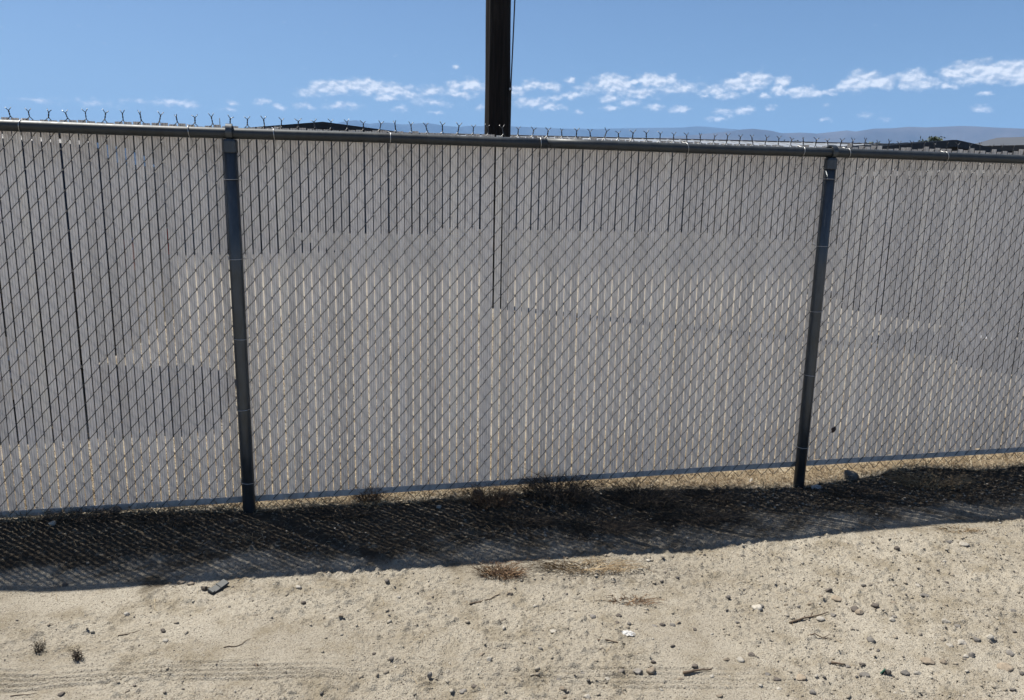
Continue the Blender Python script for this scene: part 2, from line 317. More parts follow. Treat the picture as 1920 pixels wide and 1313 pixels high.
def ground_z(x, y, fine=True):
    x = np.asarray(x, float); y = np.asarray(y, float)
    s, t = st_of(x, y)
    zl = np.interp(s, [-6, -1.2, -0.9, -0.45, 0, 0.8, 1.6, 2.3, 3.05, 3.8, 4.6, 9], [.04, .045, .045, .03, .002, -.004, -.004, -.035, -.065, -.05, -.035, -.03])
    ze = np.interp(s, [-6, -0.92, -0.56, 0.09, 0.93, 1.49, 2.04, 2.93, 3.94, 9], [.04, .042, .012, 0.0, -.016, -.02, -.042, -.02, -.024, -.02])
    wgt = sstep(t, -0.62, -0.05)
    z = ze * (1 - wgt) + zl * wgt
    z = z * np.exp(-np.clip(np.abs(t + 0.3) - 0.5, 0, None) ** 2 / 0.8)
    # low uneven bank of blown dirt along the fence foot
    z = z + (0.002 + 0.016 * fbm(s * 2.2, t * 3 + 4, 2, 2)) * np.exp(-((t + 0.13) / 0.12) ** 2)
    # blown mound under the right hand bay
    z = z + 0.05 * np.exp(-((s - 3.85) / 0.30) ** 2 - ((t + 0.02) / 0.15) ** 2)
    z = z + 0.02 * (fbm(x * 0.9, y * 0.9, 1, 2) - 0.5)
    if fine:
        z = z + 0.012 * (fbm(x * 5, y * 5, 3, 3) - 0.5)
        rough = sstep(fbm(x * 1.3 + 3, y * 1.6 + 1, 4, 3) + 0.10 * np.clip(x - 0.2, -1.2, 1.2), 0.40, 0.62)
        rough = np.maximum(rough, 0.8 * sstep(t, -0.75, -0.45))
        n1 = fbm(x * 26, y * 26, 0, 3, 0.6)
        z = z + 0.004 * (n1 - 0.5) + rough * 0.055 * np.clip(fbm(x * 34, y * 34, 5, 3, 0.6) - 0.55, 0, 1)
        z = z + (0.0030 + 0.009 * rough) * (fbm(x * 95, y * 95, 6, 2, 0.7) - 0.5)
        # tyre grooves running along the verge
        yc = np.interp(x, [-4, -1.6, -1.1, -0.6, 0.2, 1.2, 4], [2.02, 2.245, 2.32, 2.36, 2.345, 2.36, 2.5])
        fade = (0.25 + 0.75 * sstep(fbm(x * 2.1, y * 9, 2, 2), 0.36, 0.52)) * np.exp(-np.clip(x - 0.2, 0, None) ** 2 / 0.5)
        for kk, off in enumerate((-0.055, -0.032, -0.006, 0.022, 0.05)):
            q = (y - yc - off - 0.004 * np.sin(x * 9 + kk * 2)) / 0.0065
            z = z - 0.0075 * fade * np.exp(-q * q) + 0.0035 * fade * np.exp(-(q - 1.7) ** 2)
        for (px, py, ang, rr) in ((-0.62, 2.66, 0.5, .10), (-0.50, 2.53, 0.2, .11), (-0.15, 2.56, -.2, .13), (0.57, 2.72, 0.9, .09), (-0.85, 2.33, 1.3, .09), (-0.55, 2.37, 1.2, .10), (0.2, 2.6, .6, .1), (0.65, 2.5, .8, .1), (-1.0, 2.62, .3, .1)):
            u = (x - px) * math.cos(ang) + (y - py) * math.sin(ang); vv = -(x - px) * math.sin(ang) + (y - py) * math.cos(ang)
            z = z + 0.0030 * (0.3 + fbm(x * 30, y * 30, 1, 2)) * np.sin(u / 0.019 * 2 * math.pi + 1.2 * np.sin(vv * 60) + 5 * fbm(x * 9, y * 9, 2, 2)) * np.exp(-(u * u + vv * vv * 2.2) / (rr * rr))
    return z


# ---- materials
def ground_material():
    mt, g, bs = mat('dirt')
    geo = g.n('ShaderNodeNewGeometry'); P = geo.outputs['Position']
    n_big = g.noise(P, 0.9, 5, 0.6); n_mid = g.noise(P, 6.0, 5, 0.65); n_fine = g.noise(P, 140.0, 4, 0.7)
    c = g.mix(g.smooth(n_big, 0.35, 0.65), (0.283, 0.254, 0.203), (0.348, 0.316, 0.257))
    c = g.mix(g.smooth(n_mid, 0.42, 0.72), c, (0.2201, 0.1891, 0.1376))
    c = g.mix(g.smooth(n_fine, 0.34, 0.56, 0.6, 0.0), c, (0.1178, 0.0961, 0.0713))
    # grains
    vr = g.n('ShaderNodeTexVoronoi'); g.set(vr.inputs['Vector'], P); vr.inputs['Scale'].default_value = 170.0
    sx = g.n('ShaderNodeSeparateColor'); g.set(sx.inputs[0], vr.outputs['Color'])
    near = g.smooth(vr.outputs['Distance'], 0.50, 0.28)
    c = g.mix(g.math('MULTIPLY', near, g.math('GREATER_THAN', sx.outputs[0], 0.90)), c, (0.0806, 0.0682, 0.0558))
    c = g.mix(g.math('MULTIPLY', near, g.math('LESS_THAN', sx.outputs[0], 0.10)), c, (0.31, 0.2852, 0.2356))
    # fence shadow painted near-black into the dirt with some weed litter, ragged outline
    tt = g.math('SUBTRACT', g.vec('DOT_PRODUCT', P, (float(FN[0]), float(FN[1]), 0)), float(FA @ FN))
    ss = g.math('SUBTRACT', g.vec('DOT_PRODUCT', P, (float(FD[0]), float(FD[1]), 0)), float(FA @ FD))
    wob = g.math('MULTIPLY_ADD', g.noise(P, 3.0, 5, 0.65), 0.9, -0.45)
    litter_shade = g.smooth(g.math('ADD', tt, wob), -0.72, -0.44)
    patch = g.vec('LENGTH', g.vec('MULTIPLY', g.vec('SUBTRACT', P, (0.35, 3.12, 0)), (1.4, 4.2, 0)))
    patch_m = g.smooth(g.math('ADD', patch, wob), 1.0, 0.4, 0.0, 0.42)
    litter_shade = g.math('MAXIMUM', litter_shade, g.math('MULTIPLY', patch_m, g.smooth(g.noise(P, 45.0, 4, 0.7), 0.40, 0.60)))
    litter_shade = g.math('MULTIPLY', litter_shade, g.smooth(g.noise(P, 22.0, 4, 0.7), 0.20, 0.46))
    litter_shade = g.math('MULTIPLY', litter_shade, g.smooth(tt, 0.02, -0.06))
    c = g.mix(g.math('MULTIPLY', litter_shade, 0.92), c, (0.03596, 0.02728, 0.0186))
    # behind the fence: bleached straw thatch, then the gravel yard
    behind = g.smooth(g.math('ADD', tt, g.math('MULTIPLY', wob, 0.3)), -0.04, 0.08)
    straw = g.mix(g.smooth(g.noise(P, 60.0, 4, 0.7), 0.35, 0.65), (0.25, 0.205, 0.145), (0.40, 0.35, 0.265))
    behind = g.math('MULTIPLY', behind, g.smooth(tt, 1.6, 0.7, 0.25, 0.8))
    c = g.mix(behind, c, straw)
    c = g.mix(g.smooth(tt, 0.5, 1.6, 0.0, 0.6), c, g.mix(g.smooth(n_mid, 0.35, 0.65), (0.165, 0.15, 0.13), (0.225, 0.208, 0.18)))
    sepp = g.n('ShaderNodeSeparateXYZ'); g.set(sepp.inputs[0], P)
    yard = g.smooth(g.math('ADD', sepp.outputs[1], g.math('MULTIPLY', wob, 4.0)), 12.0, 19.0)
    c = g.mix(yard, c, g.mix(n_mid, (0.060, 0.060, 0.060), (0.085, 0.083, 0.080)))
    far = g.smooth(sepp.outputs[1], 90.0, 200.0)
    c = g.mix(far, c, g.mix(g.noise(P, 0.004, 4, 0.6), (0.124, 0.1116, 0.0682), (0.0744, 0.0868, 0.0434)))
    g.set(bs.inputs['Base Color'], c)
    bs.inputs['Roughness'].default_value = 0.95
    bs.inputs['Specular IOR Level'].default_value = 0.15
    b = g.n('ShaderNodeBump'); b.inputs['Strength'].default_value = 1.0; b.inputs['Distance'].default_value = 0.007
    hgt = g.math('ADD', g.math('MULTIPLY', g.noise(P, 210.0, 4, 0.7), 1.0), g.math('MULTIPLY', vr.outputs['Distance'], -0.5))
    g.set(b.inputs['Height'], hgt); g.set(bs.inputs['Normal'], b.outputs[0])
    return mt


M = {}
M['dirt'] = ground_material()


def axis(dense, out, ratio=1.22, first=None):
    a, b = dense[0], dense[-1]
    hi = []; st = first or (dense[-1] - dense[-2]) * 1.5; p = b
    while p < out[1]: p += st; hi.append(p); st *= ratio
    lo = []; st = first or (dense[1] - dense[0]) * 1.5; p = a
    while p > out[0]: p -= st; lo.append(p); st *= ratio
    return np.array(lo[::-1] + list(dense) + hi)


ys = [1.55]
while ys[-1] < 4.6: ys.append(ys[-1] + 0.0021 * ys[-1])
gx = axis(np.arange(-2.75, 3.6, 0.0058), (-14000, 14000), 1.16)
gy = axis(np.array(ys), (-14000, 14000), 1.16)
GX, GY = np.meshgrid(gx, gy)
GZ = ground_z(GX, GY)
nx, ny = len(gx), len(gy)
ii = np.arange(nx * ny).reshape(ny, nx)
Fq = np.stack([ii[:-1, :-1], ii[:-1, 1:], ii[1:, 1:], ii[1:, :-1]], -1).reshape(-1, 4)
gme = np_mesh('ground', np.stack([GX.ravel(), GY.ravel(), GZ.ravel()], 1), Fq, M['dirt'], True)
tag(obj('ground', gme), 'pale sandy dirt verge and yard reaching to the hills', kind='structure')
del GX, GY, GZ, Fq


def gz(x, y): return float(ground_z(np.array([x]), np.array([y]))[0])


# ------------------------------------------------------------------ mountains
def ridge(name, prof, rr, depth, ch, col, amp, label):
    mt, g, bs = mat(name)
    P = g.n('ShaderNodeNewGeometry').outputs['Position']
    f = g.noise(P, 0.0016, 6, 0.62)
    g.set(bs.inputs['Base Color'], g.mix(g.smooth(f, 0.38, 0.62), tuple(x * 0.75 for x in col), tuple(x * 1.25 for x in col)))
    bs.inputs['Roughness'].default_value = 1.0; bs.inputs['Specular IOR Level'].default_value = 0.0
    A = np.radians(np.linspace(-72, 72, 900)); U = np.linspace(-1, 1, 40)
    pa = np.array([p[0] for p in prof]); pe = np.array([p[1] for p in prof])
    crest = EYE + rr * np.tan(np.interp(A, pa, pe))
    out_ = np.maximum(np.abs(A) - 0.62, 0)
    crest = crest * (1 + 0.25 * np.sin(A * 9 + ch) * np.minimum(out_ * 2, 1))
    AA, UU = np.meshgrid(A, U)
    R = rr + UU * depth
    X = np.sin(AA) * R / np.cos(0); Y = np.cos(AA) * R
    prof_r = np.clip(1 - np.abs(UU), 0, 1) ** 0.9
    nz = fbm(X / 1100 + 40, Y / 1100 + 40, ch, 4, 0.5) - 0.5
    Z = crest[None, :] * prof_r + amp * nz * crest[None, :] * (1 - prof_r) * prof_r * 4 - 3
    Z = np.minimum(Z, crest[None, :])
    n0, n1 = X.shape
    idx = np.arange(n0 * n1).reshape(n0, n1)
    Fq = np.stack([idx[:-1, :-1], idx[:-1, 1:], idx[1:, 1:], idx[1:, :-1]], -1).reshape(-1, 4)
    o = obj(name, np_mesh(name, np.stack([X.ravel(), Y.ravel(), Z.ravel()], 1), Fq, mt, True))
    tag(o, label, kind='structure')


ridge('mountains', FAR_RIDGE, 10800, 1500, 1, (0.055, 0.06, 0.065), 0.5, 'hazy blue mountain range on the horizon')
ridge('hills', NEAR_RIDGE, 7800, 1400, 4, (0.075, 0.066, 0.062), 0.6, 'bare hazy hills at the right of the horizon')

# ------------------------------------------------------------------ air
hz = MB(); hz.box(-13900, 13900, -13900, 13900, -4.5, 1150)
hm = bpy.data.materials.new('haze'); hm.use_nodes = True
ht = hm.node_tree
for n in list(ht.nodes): ht.nodes.remove(n)
ho = ht.nodes.new('ShaderNodeOutputMaterial'); pv = ht.nodes.new('ShaderNodeVolumePrincipled')
pv.inputs['Color'].default_value = (0.28, 0.55, 1.0, 1)
pv.inputs['Density'].default_value = 8.0e-5
pv.inputs['Anisotropy'].default_value = 0.0
ht.links.new(pv.outputs[0], ho.inputs['Volume'])
tag(hz.build('haze', hm), 'thin summer haze in the air over the plain', kind='stuff')

# ------------------------------------------------------------------ fence
RAIL_Z, RAIL_R, POST_R, RAIL_Y = 1.83, 0.0238, 0.0305, -0.0385
BAY = 3.05; NPB = 82; PITCHX = BAY / NPB
ZTOP, DH = 1.873, 0.0886


def slat_material(name, share, tcol):
    mt = bpy.data.materials.new(name); mt.use_nodes = True
    t = mt.node_tree
    for n in list(t.nodes): t.nodes.remove(n)
    g = NT(t)
    out = g.n('ShaderNodeOutputMaterial')
    co = g.n('ShaderNodeTexCoord').outputs['Object']
    oi = g.n('ShaderNodeObjectInfo')
    rnd = oi.outputs['Random']
    off = g.n('ShaderNodeCombineXYZ'); g.set(off.inputs[0], g.math('MULTIPLY', rnd, 37.0)); g.set(off.inputs[2], g.math('MULTIPLY', rnd, 11.0))
    q = g.vec('ADD', g.vec('MULTIPLY', co, (0.68, 0.68, 0.1224)), off.outputs[0])
    streak = g.noise(q, 60.0, 4, 0.6)
    blot = g.noise(g.vec('ADD', co, off.outputs[0]), 7.0, 5, 0.6)
    c = g.mix(g.smooth(streak, 0.30, 0.70), (0.425, 0.41, 0.405), (0.55, 0.533, 0.526))
    c = g.mix(g.smooth(blot, 0.45, 0.75, 0.0, 0.35), c, (0.40, 0.385, 0.37))
    sz = g.n('ShaderNodeSeparateXYZ'); g.set(sz.inputs[0], co)
    rust = g.math('MULTIPLY', g.smooth(g.math('ADD', sz.outputs[2], g.math('MULTIPLY', streak, 0.16)), 1.68, 1.86), 0.5)
    c = g.mix(rust, c, (0.30, 0.25, 0.19))
    c = g.mix(g.smooth(sz.outputs[2], 0.42, 0.02, 0.0, 0.22), c, (0.36, 0.34, 0.31))
    hs = g.n('ShaderNodeHueSaturation'); g.set(hs.inputs['Value'], g.math('MULTIPLY_ADD', rnd, 0.24, 0.87)); g.set(hs.inputs['Color'], c)
    c = hs.outputs[0]
    old = g.smooth(g.math('FRACT', g.math('MULTIPLY', rnd, 13.7)), 0.86, 0.95, 0.0, 0.55)      # a few slats more chalky than the rest
    c = g.mix(old, c, (0.66, 0.63, 0.58))
    # webs inside the hollow slat show as darker lines down its length
    rib = g.math('ABSOLUTE', g.math('SUBTRACT', g.math('FRACT', g.math('MULTIPLY_ADD', sz.outputs[0], 1 / 0.0108, 10.0)), 0.5))
    web = g.smooth(rib, 0.17, 0.06, 0.0, 0.42)
    c = g.mix(web, c, (0.155, 0.152, 0.155))
    di = g.n('ShaderNodeBsdfPrincipled'); g.set(di.inputs['Base Color'], c); di.inputs['Roughness'].default_value = 0.5
    tr = g.n('ShaderNodeBsdfTranslucent'); g.set(tr.inputs[0], g.mix(g.math('MULTIPLY_ADD', web, -0.9, 0.85), c, tcol))
    mx = g.n('ShaderNodeMixShader'); mx.inputs[0].default_value = share
    t.links.new(di.outputs[0], mx.inputs[1]); t.links.new(tr.outputs[0], mx.inputs[2])
    t.links.new(mx.outputs[0], out.inputs[0])
    return mt


M['slat'] = slat_material('slat_plastic', 0.34, (0.80, 0.79, 0.77))
M['slat_back'] = slat_material('slat_plastic_rear', 0.80, (0.93, 0.92, 0.91))


def galv(name, col, rough, metal):
    mt, g, bs = mat(name)
    co = g.n('ShaderNodeTexCoord').outputs['Object']
    P = g.n('ShaderNodeNewGeometry').outputs['Position']
    f = g.noise(g.vec('MULTIPLY', P, (1, 1, 0.25)), 28.0, 5, 0.65)
    c = g.mix(g.smooth(f, 0.3, 0.7), tuple(x * 0.78 for x in col), tuple(x * 1.2 for x in col))
    c = g.mix(g.smooth(g.noise(P, 75.0, 4, 0.7), 0.60, 0.75, 0, 0.5), c, (0.11, 0.085, 0.06))
    g.set(bs.inputs['Base Color'], c)
    g.set(bs.inputs['Roughness'], g.smooth(f, 0.2, 0.8, rough - 0.08, rough + 0.12))
    bs.inputs['Metallic'].default_value = metal
    return mt


M['post'] = galv('weathered_grey_steel', (0.060, 0.068, 0.075), 0.36, 0.55)
M['rail'] = galv('weathered_rail_steel', (0.030, 0.035, 0.038), 0.50, 0.25)
M['wire'] = galv('galvanized_wire', (0.075, 0.075, 0.075), 0.30, 0.85)
M['tie'] = galv('aluminium_tie', (0.363, 0.363, 0.3564), 0.38, 0.8)
M['channel'] = galv('channel_plastic', (0.40, 0.38, 0.35), 0.45, 0.0)

fence = empty('chain_link_fence', (FA[0], FA[1], 0), FYAW)
tag(fence, 'chain-link fence with grey vertical privacy slats, dark steel posts and top rail', 'fence')


def slat_mesh(var):
    b = MB()
    hw = 0.0159
    xs = [-1, -0.93, -0.72, -0.5, -0.30, -0.12, 0.12, 0.30, 0.5, 0.72, 0.93, 1]
    fy = [0.0006, 0.0013, 0.0035, 0.0010, 0.0039, 0.0015, 0.0015, 0.0039, 0.0010, 0.0035, 0.0013, 0.0006]
    ring = [(x * hw, -y) for x, y in zip(xs, fy)] + [(x * hw, y * 0.95) for x, y in zip(xs[::-1], fy[::-1])]
    r = np.random.default_rng(100 + var)
    zs = np.linspace(0.068, 1.862, 8)
    bow = np.cumsum(r.normal(0, 0.00028, 8)); bow -= np.linspace(bow[0], bow[-1], 8)
    tw = r.normal(0, 0.012, 8)
    vs = []; n = len(ring)
    for i, z in enumerate(zs):
        for (x, y) in ring: vs.append((x * math.cos(tw[i]) - y * math.sin(tw[i]) + bow[i], x * math.sin(tw[i]) + y * math.cos(tw[i]), z))
    fs = []; fb = []
    for i in range(len(zs) - 1):
        for q in range(n):
            e = (q + 1) % n
            (fs if q < n // 2 else fb).append((i * n + q, i * n + e, (i + 1) * n + e, (i + 1) * n + q))
    fs.append(tuple((len(zs) - 1) * n + q for q in range(n))); fs.append(tuple(range(n - 1, -1, -1)))
    b.add(vs, fs); b.n = 0; b.add([], fb, 1); b.n = len(vs)
    return b


def strand_points(odd):
    """flattened helix of one fence wire between two joints: '/' runs in front of the slat, '\\' behind it"""
    a = 0.0062; ov = 0.0016; pts = []
    n = 42
    for k in range(n):
        z1 = ZTOP - k * DH / 2; z0 = z1 - DH / 2
        right_first = (k % 2 == 0) != odd
        xa, xb = (PITCHX + ov, -ov) if right_first else (-ov, PITCHX + ov)
        y = -a if right_first else a
        for f, yy in ((0.0, 0.0), (0.09, y * 0.8), (0.5, y * 1.05), (0.91, y * 0.8)):
            pts.append((xa + (xb - xa) * f, yy, z1 + (z0 - z1) * f))
    last = (xb, 0.0, z0)
    pts.append(last)
    return pts


WIRE_R = 0.00172
slat_mes = [slat_mesh(i).mesh('slat', [M['slat'], M['slat_back']]) for i in range(7)]
wire_mes = []
for odd in (False, True):
    b = MB(); b.tube(strand_points(odd), WIRE_R, 5); wire_mes.append(b.mesh('wire', M['wire'], True))


def barb_builder(var=0):
    b = MB(); r = np.random.default_rng(40 + var)
    lean = r.normal(0, 0.003); tw0 = r.uniform(0, 0.8)
    for sgn in (0, 1):
        pts = []
        for i in range(9):
            f = i / 8; th = tw0 + f * 2.2 * math.pi + sgn * math.pi
            pts.append((0.0017 * math.cos(th) + lean * f, 0.0017 * math.sin(th), f * 0.026))
        th = tw0 + 2.2 * math.pi + sgn * math.pi
        dx = (1 if sgn else -1)
        pts.append((lean + dx * 0.0045, -0.001, 0.0300)); pts.append((lean + dx * (0.0135 + r.normal(0, .001)), -0.002 * dx, 0.0395 + r.normal(0, .0015)))
        b.tube(pts, WIRE_R, 5)
    return b


barb_mes = [barb_builder(i).mesh('barb', M['wire'], True) for i in range(5)]

i0, i1 = -NPB, 2 * NPB           # three bays built slat by slat
for i in range(i0, i1):
    s0 = i * PITCHX
    o = obj('slat', slat_mes[random.randrange(7)], fence, (s0 + PITCHX / 2 + random.gauss(0, 0.0010), random.gauss(0, 0.0006), random.gauss(0.001, 0.003) + (abs(random.gauss(0.008, 0.006)) if i >= NPB else 0)))
    o.rotation_euler = (0, 0, random.gauss(0, 0.028))
for i in range(i0, i1 + 1):
    s0 = i * PITCHX
    odd = (i % 2) == 0          # joint 0 sits at the left post, with a barb
    o = obj('wire', wire_mes[1 if odd else 0], fence, (s0, random.gauss(0, 0.0004), 0)); o.rotation_euler = (0, random.gauss(0, 0.0007), 0)
for i in range(i0, i1 + 1):
    if i % 2 == 0:
        o = obj('barb', barb_mes[random.randrange(5)], fence, (i * PITCHX, 0, ZTOP - 0.001))
        o.rotation_euler = (random.gauss(0, 0.12), random.gauss(0, 0.11), random.gauss(0, 0.45)); o.scale = (random.uniform(.8, 1.15), 1, random.uniform(.85, 1.12))
# one more bay at either end, out of the picture, kept as joined pieces
for (a0, a1) in ((-2 * NPB, -NPB), (2 * NPB, 3 * NPB)):
    bs_, bw = MB(), MB()
    proto = [slat_mesh(k) for k in range(3)]
    wp = [np.array(strand_points(False)), np.array(strand_points(True))]
    for i in range(a0, a1):
        pv_ = proto[i % 3]
        bs_.add([(x + (i + .5) * PITCHX, y, z) for x, y, z in pv_.v], pv_.f)
        if i > i1 or i < i0: bw.tube(wp[1 if i % 2 == 0 else 0] + np.array([i * PITCHX, 0, 0]), WIRE_R, 3)
    tag(bs_.build('slat_run', M['slat'], fence), kind='stuff')
    tag(bw.build('wire_run', M['wire'], fence, True), kind='stuff')

# bottom locking channel, one length per bay
for bnum in range(-2, 3):
    b = MB()
    x0, x1 = bnum * BAY + 0.001, (bnum + 1) * BAY - 0.001
    prof = [(-0.0045, 0.052), (0.0045, 0.052), (0.0045, 0.083), (0.0030, 0.083), (0.0030, 0.056), (-0.0030, 0.056), (-0.0030, 0.083), (-0.0045, 0.083)]
    n = len(prof)
    vs = [(x, y, z) for x in (x0, x1) for (y, z) in prof]
    fs = [(q, (q + 1) % n, n + (q + 1) % n, n + q) for q in range(n)]
    b.add(vs, fs)
    b.build('bottom_channel', M['channel'], fence)

# top rail: pipe lengths joined by swaged ends
joints = [-2 * BAY, -0.6 - 6.1 + 1.5, -4.5 + 0.0, 1.465, 7.6, 3 * BAY]
joints = [-2 * BAY, -4.55, 1.475, 7.55, 3 * BAY]
for a, bnd in zip(joints[:-1], joints[1:]):
    b = MB()
    npt = 24
    pts = [(a + (bnd - a) * k / npt, RAIL_Y + 0.0012 * math.sin(k * 1.7 + a), RAIL_Z + 0.0015 * math.sin(k * 0.9 + a)) for k in range(npt + 1)]
    b.tube(pts, RAIL_R, 20)
    b.build('top_rail', M['rail'], fence, True)
for x in joints[1:-1]:
    b = MB(); b.tube([(x - 0.016, RAIL_Y, RAIL_Z), (x + 0.016, RAIL_Y, RAIL_Z)], RAIL_R - 0.0015, 20)
    b.build('rail_coupling', M['rail'], fence, True)

TIES = {0: (1.626, 1.265, 0.889, 0.543, 0.171), 1: (1.693, 1.336, 0.976, 0.611, 0.184)}
for pi_ in range(-2, 4):
    x = pi_ * BAY
    b = MB()
    b.tube([(x, RAIL_Y, -0.45), (x, RAIL_Y, 0.5), (x, RAIL_Y, 1.2), (x, RAIL_Y, 1.799)], POST_R, 28)
    post = b.build('line_post', M['post'], fence, True)
    cpb = MB()
    cpb.tube([(x, RAIL_Y, 1.744), (x, RAIL_Y, 1.746), (x, RAIL_Y, 1.793), (x, RAIL_Y, 1.8025), (x, RAIL_Y, 1.8035)], [0.0325, 0.0335, 0.0335, 0.030, 0.012], 28)
    # eye loop strap over the rail
    ro, ri = 0.0345, 0.0285
    nseg = 28; hwid = 0.0135
    yaw_ = 0.0 if pi_ != 1 else 0.30
    vs = []
    for k in range(nseg):
        th = 2 * math.pi * k / nseg
        for (rr_, xx) in ((ro, -hwid), (ro, hwid), (ri, hwid), (ri, -hwid)):
            yy, zz = rr_ * math.cos(th), rr_ * math.sin(th) * 1.08 + 0.004
            vs.append((x + xx * math.cos(yaw_) - yy * math.sin(yaw_) * 0.6, RAIL_Y + yy, RAIL_Z + zz))
    fs = []
    for k in range(nseg):
        e = (k + 1) % nseg
        for q in range(4):
            q2 = (q + 1) % 4
            fs.append((k * 4 + q, e * 4 + q, e * 4 + q2, k * 4 + q2))
    cpb.add(vs, fs)
    cpb.build('loop_cap', M['post'], post, False)
    for zt in TIES.get(pi_, (1.62, 1.25, 0.9, 0.55, 0.18)):
        t = MB(); rr_ = POST_R + 0.0022
        tilt = random.gauss(0, 0.05)
        pts = [(x - rr_ - 0.010, 0.004, zt + 0.010), (x - rr_ - 0.004, -0.010, zt + 0.004)]
        for k in range(13):
            th = math.pi + math.pi * k / 12
            pts.append((x + rr_ * math.cos(th), RAIL_Y + rr_ * math.sin(th), zt + tilt * rr_ * math.cos(th)))
        pts += [(x + rr_ + 0.004, -0.010, zt - 0.003), (x + rr_ + 0.011, 0.003, zt + 0.006)]
        t.tube(pts, 0.0019, 6)
        t.build('post_tie', M['tie'], post, True)

for k, x in enumerate([-2.75, -2.2, -1.5, -0.84, -0.172, 0.191, 0.717, 1.44, 2.21, 2.878, 3.146, 3.757, 4.5, 5.2, 5.9]):
    t = MB(); rr_ = RAIL_R + 0.0022; pts = []
    sl = random.uniform(0.004, 0.016) * (1 if k % 3 else -1)
    pts.append((x - 0.012, 0.003, RAIL_Z + 0.034)); pts.append((x - 0.006, -0.008, RAIL_Z + 0.031))
    for q in range(13):
        th = math.radians(70) + math.radians(230) * q / 12
        pts.append((x + sl * (q / 12 - 0.2), RAIL_Y + rr_ * math.cos(th), RAIL_Z + rr_ * math.sin(th)))
    pts += [(x + sl, -0.014, RAIL_Z - 0.042), (x + sl - 0.004, -0.004, RAIL_Z - 0.060), (x + sl + 0.007, -0.010, RAIL_Z - 0.066)]
    t.tube(pts, 0.0019, 6)
    t.build('rail_tie', M['tie'], fence, True)

# a dry leaf caught on the mesh
M['leaf'] = simple('dead_leaf', (0.055, 0.032, 0.022), 0.8, var=0.3, scale=90)
b = MB()
out = [(0.0, 0.022), (0.010, 0.016), (0.016, 0.004), (0.013, -0.008), (0.004, -0.016), (-0.006, -0.021), (-0.010, -0.010), (-0.016, 0.0), (-0.012, 0.012), (-0.005, 0.014)]
vs = [(0, -0.006, 0)] + [(x, -0.002 * math.cos(x * 200), z) for x, z in out]
n = len(out)
vs += [(x * .98, y + 0.0012, z * .98) for x, y, z in vs]
fs = [(0, 1 + q, 1 + (q + 1) % n) for q in range(n)] + [(n + 1, n + 2 + (q + 1) % n, n + 2 + q) for q in range(n)] + [(1 + q, n + 2 + q, n + 2 + (q + 1) % n, 1 + (q + 1) % n) for q in range(n)]
b.add(vs, fs)
lp = FA + FD * 3.262 - FN * 0.012
lf = b.build('dead_leaf', M['leaf'], None, False, (lp[0], lp[1], 0.268)); lf.rotation_euler = (0, 0.3, FYAW)
tag(lf, 'small dark brown dead leaf caught in the wire right of the right post', 'leaf')

# ------------------------------------------------------------------ utility pole
mt, g, bs = mat('creosoted_wood')
P = g.n('ShaderNodeNewGeometry').outputs['Position']
grain = g.noise(g.vec('MULTIPLY', P, (1, 1, 0.05)), 38.0, 5, 0.65)
c = g.mix(g.smooth(grain, 0.3, 0.7), (0.004, 0.0034, 0.003), (0.015, 0.0115, 0.0092))
c = g.mix(g.smooth(g.noise(g.vec('MULTIPLY', P, (1, 1, 0.3)), 5.0, 4, 0.6), 0.55, 0.75, 0, 0.6), c, (0.024, 0.019, 0.0155))
g.set(bs.inputs['Base Color'], c); bs.inputs['Roughness'].default_value = 0.85; bs.inputs['Specular IOR Level'].default_value = 0.2
b_ = g.n('ShaderNodeBump'); b_.inputs['Distance'].default_value = 0.012; g.set(b_.inputs['Height'], grain); g.set(bs.inputs['Normal'], b_.outputs[0])
M['pole'] = mt
PX, PY = -0.262, 10.78
pole = empty('utility_pole', (PX, PY, 0))
tag(pole, 'tall dark creosoted wooden utility pole standing behind the fence', 'pole')
b = MB(); sides = 40; vs = []; r_ = np.random.default_rng(3)
angw = r_.normal(0, 0.0035, sides); zs = np.linspace(-0.5, 10.5, 60)
for z in zs:
    for q in range(sides):
        th = 2 * math.pi * q / sides
        ck = -0.012 if (q in (9, 24, 31)) else 0.0
        rad = 0.176 - 0.0045 * z + angw[q] + ck + 0.003 * math.sin(z * 3 + q)
        vs.append((rad * math.cos(th) + 0.004 * math.sin(z * 0.9), rad * math.sin(th), z))
fs = [(i * sides + q, i * sides + (q + 1) % sides, (i + 1) * sides + (q + 1) % sides, (i + 1) * sides + q) for i in range(len(zs) - 1) for q in range(sides)]
fs.append(tuple((len(zs) - 1) * sides + q for q in range(sides)))
b.add(vs, fs); b.build('shaft', M['pole'], pole, True)
M['cable'] = simple('black_cable', (0.02, 0.02, 0.022), 0.5)
b = MB()
b.tube([(0.245, -0.04, 10.0), (0.235, -0.05, 6.0), (0.222, -0.06, 4.4), (0.200, -0.07, 3.6), (0.182, -0.07, 3.0), (0.178, -0.07, 2.3), (0.180, -0.07, 0.1)], 0.009, 8)
b.build('cable', M['cable'], pole, True)
for z in (2.9, 1.7, 0.6):
    b = MB(); b.bbox(0.158, 0.196, -0.10, -0.04, z, z + 0.03, 0.003); b.build('cable_clamp', M['tie'], pole)

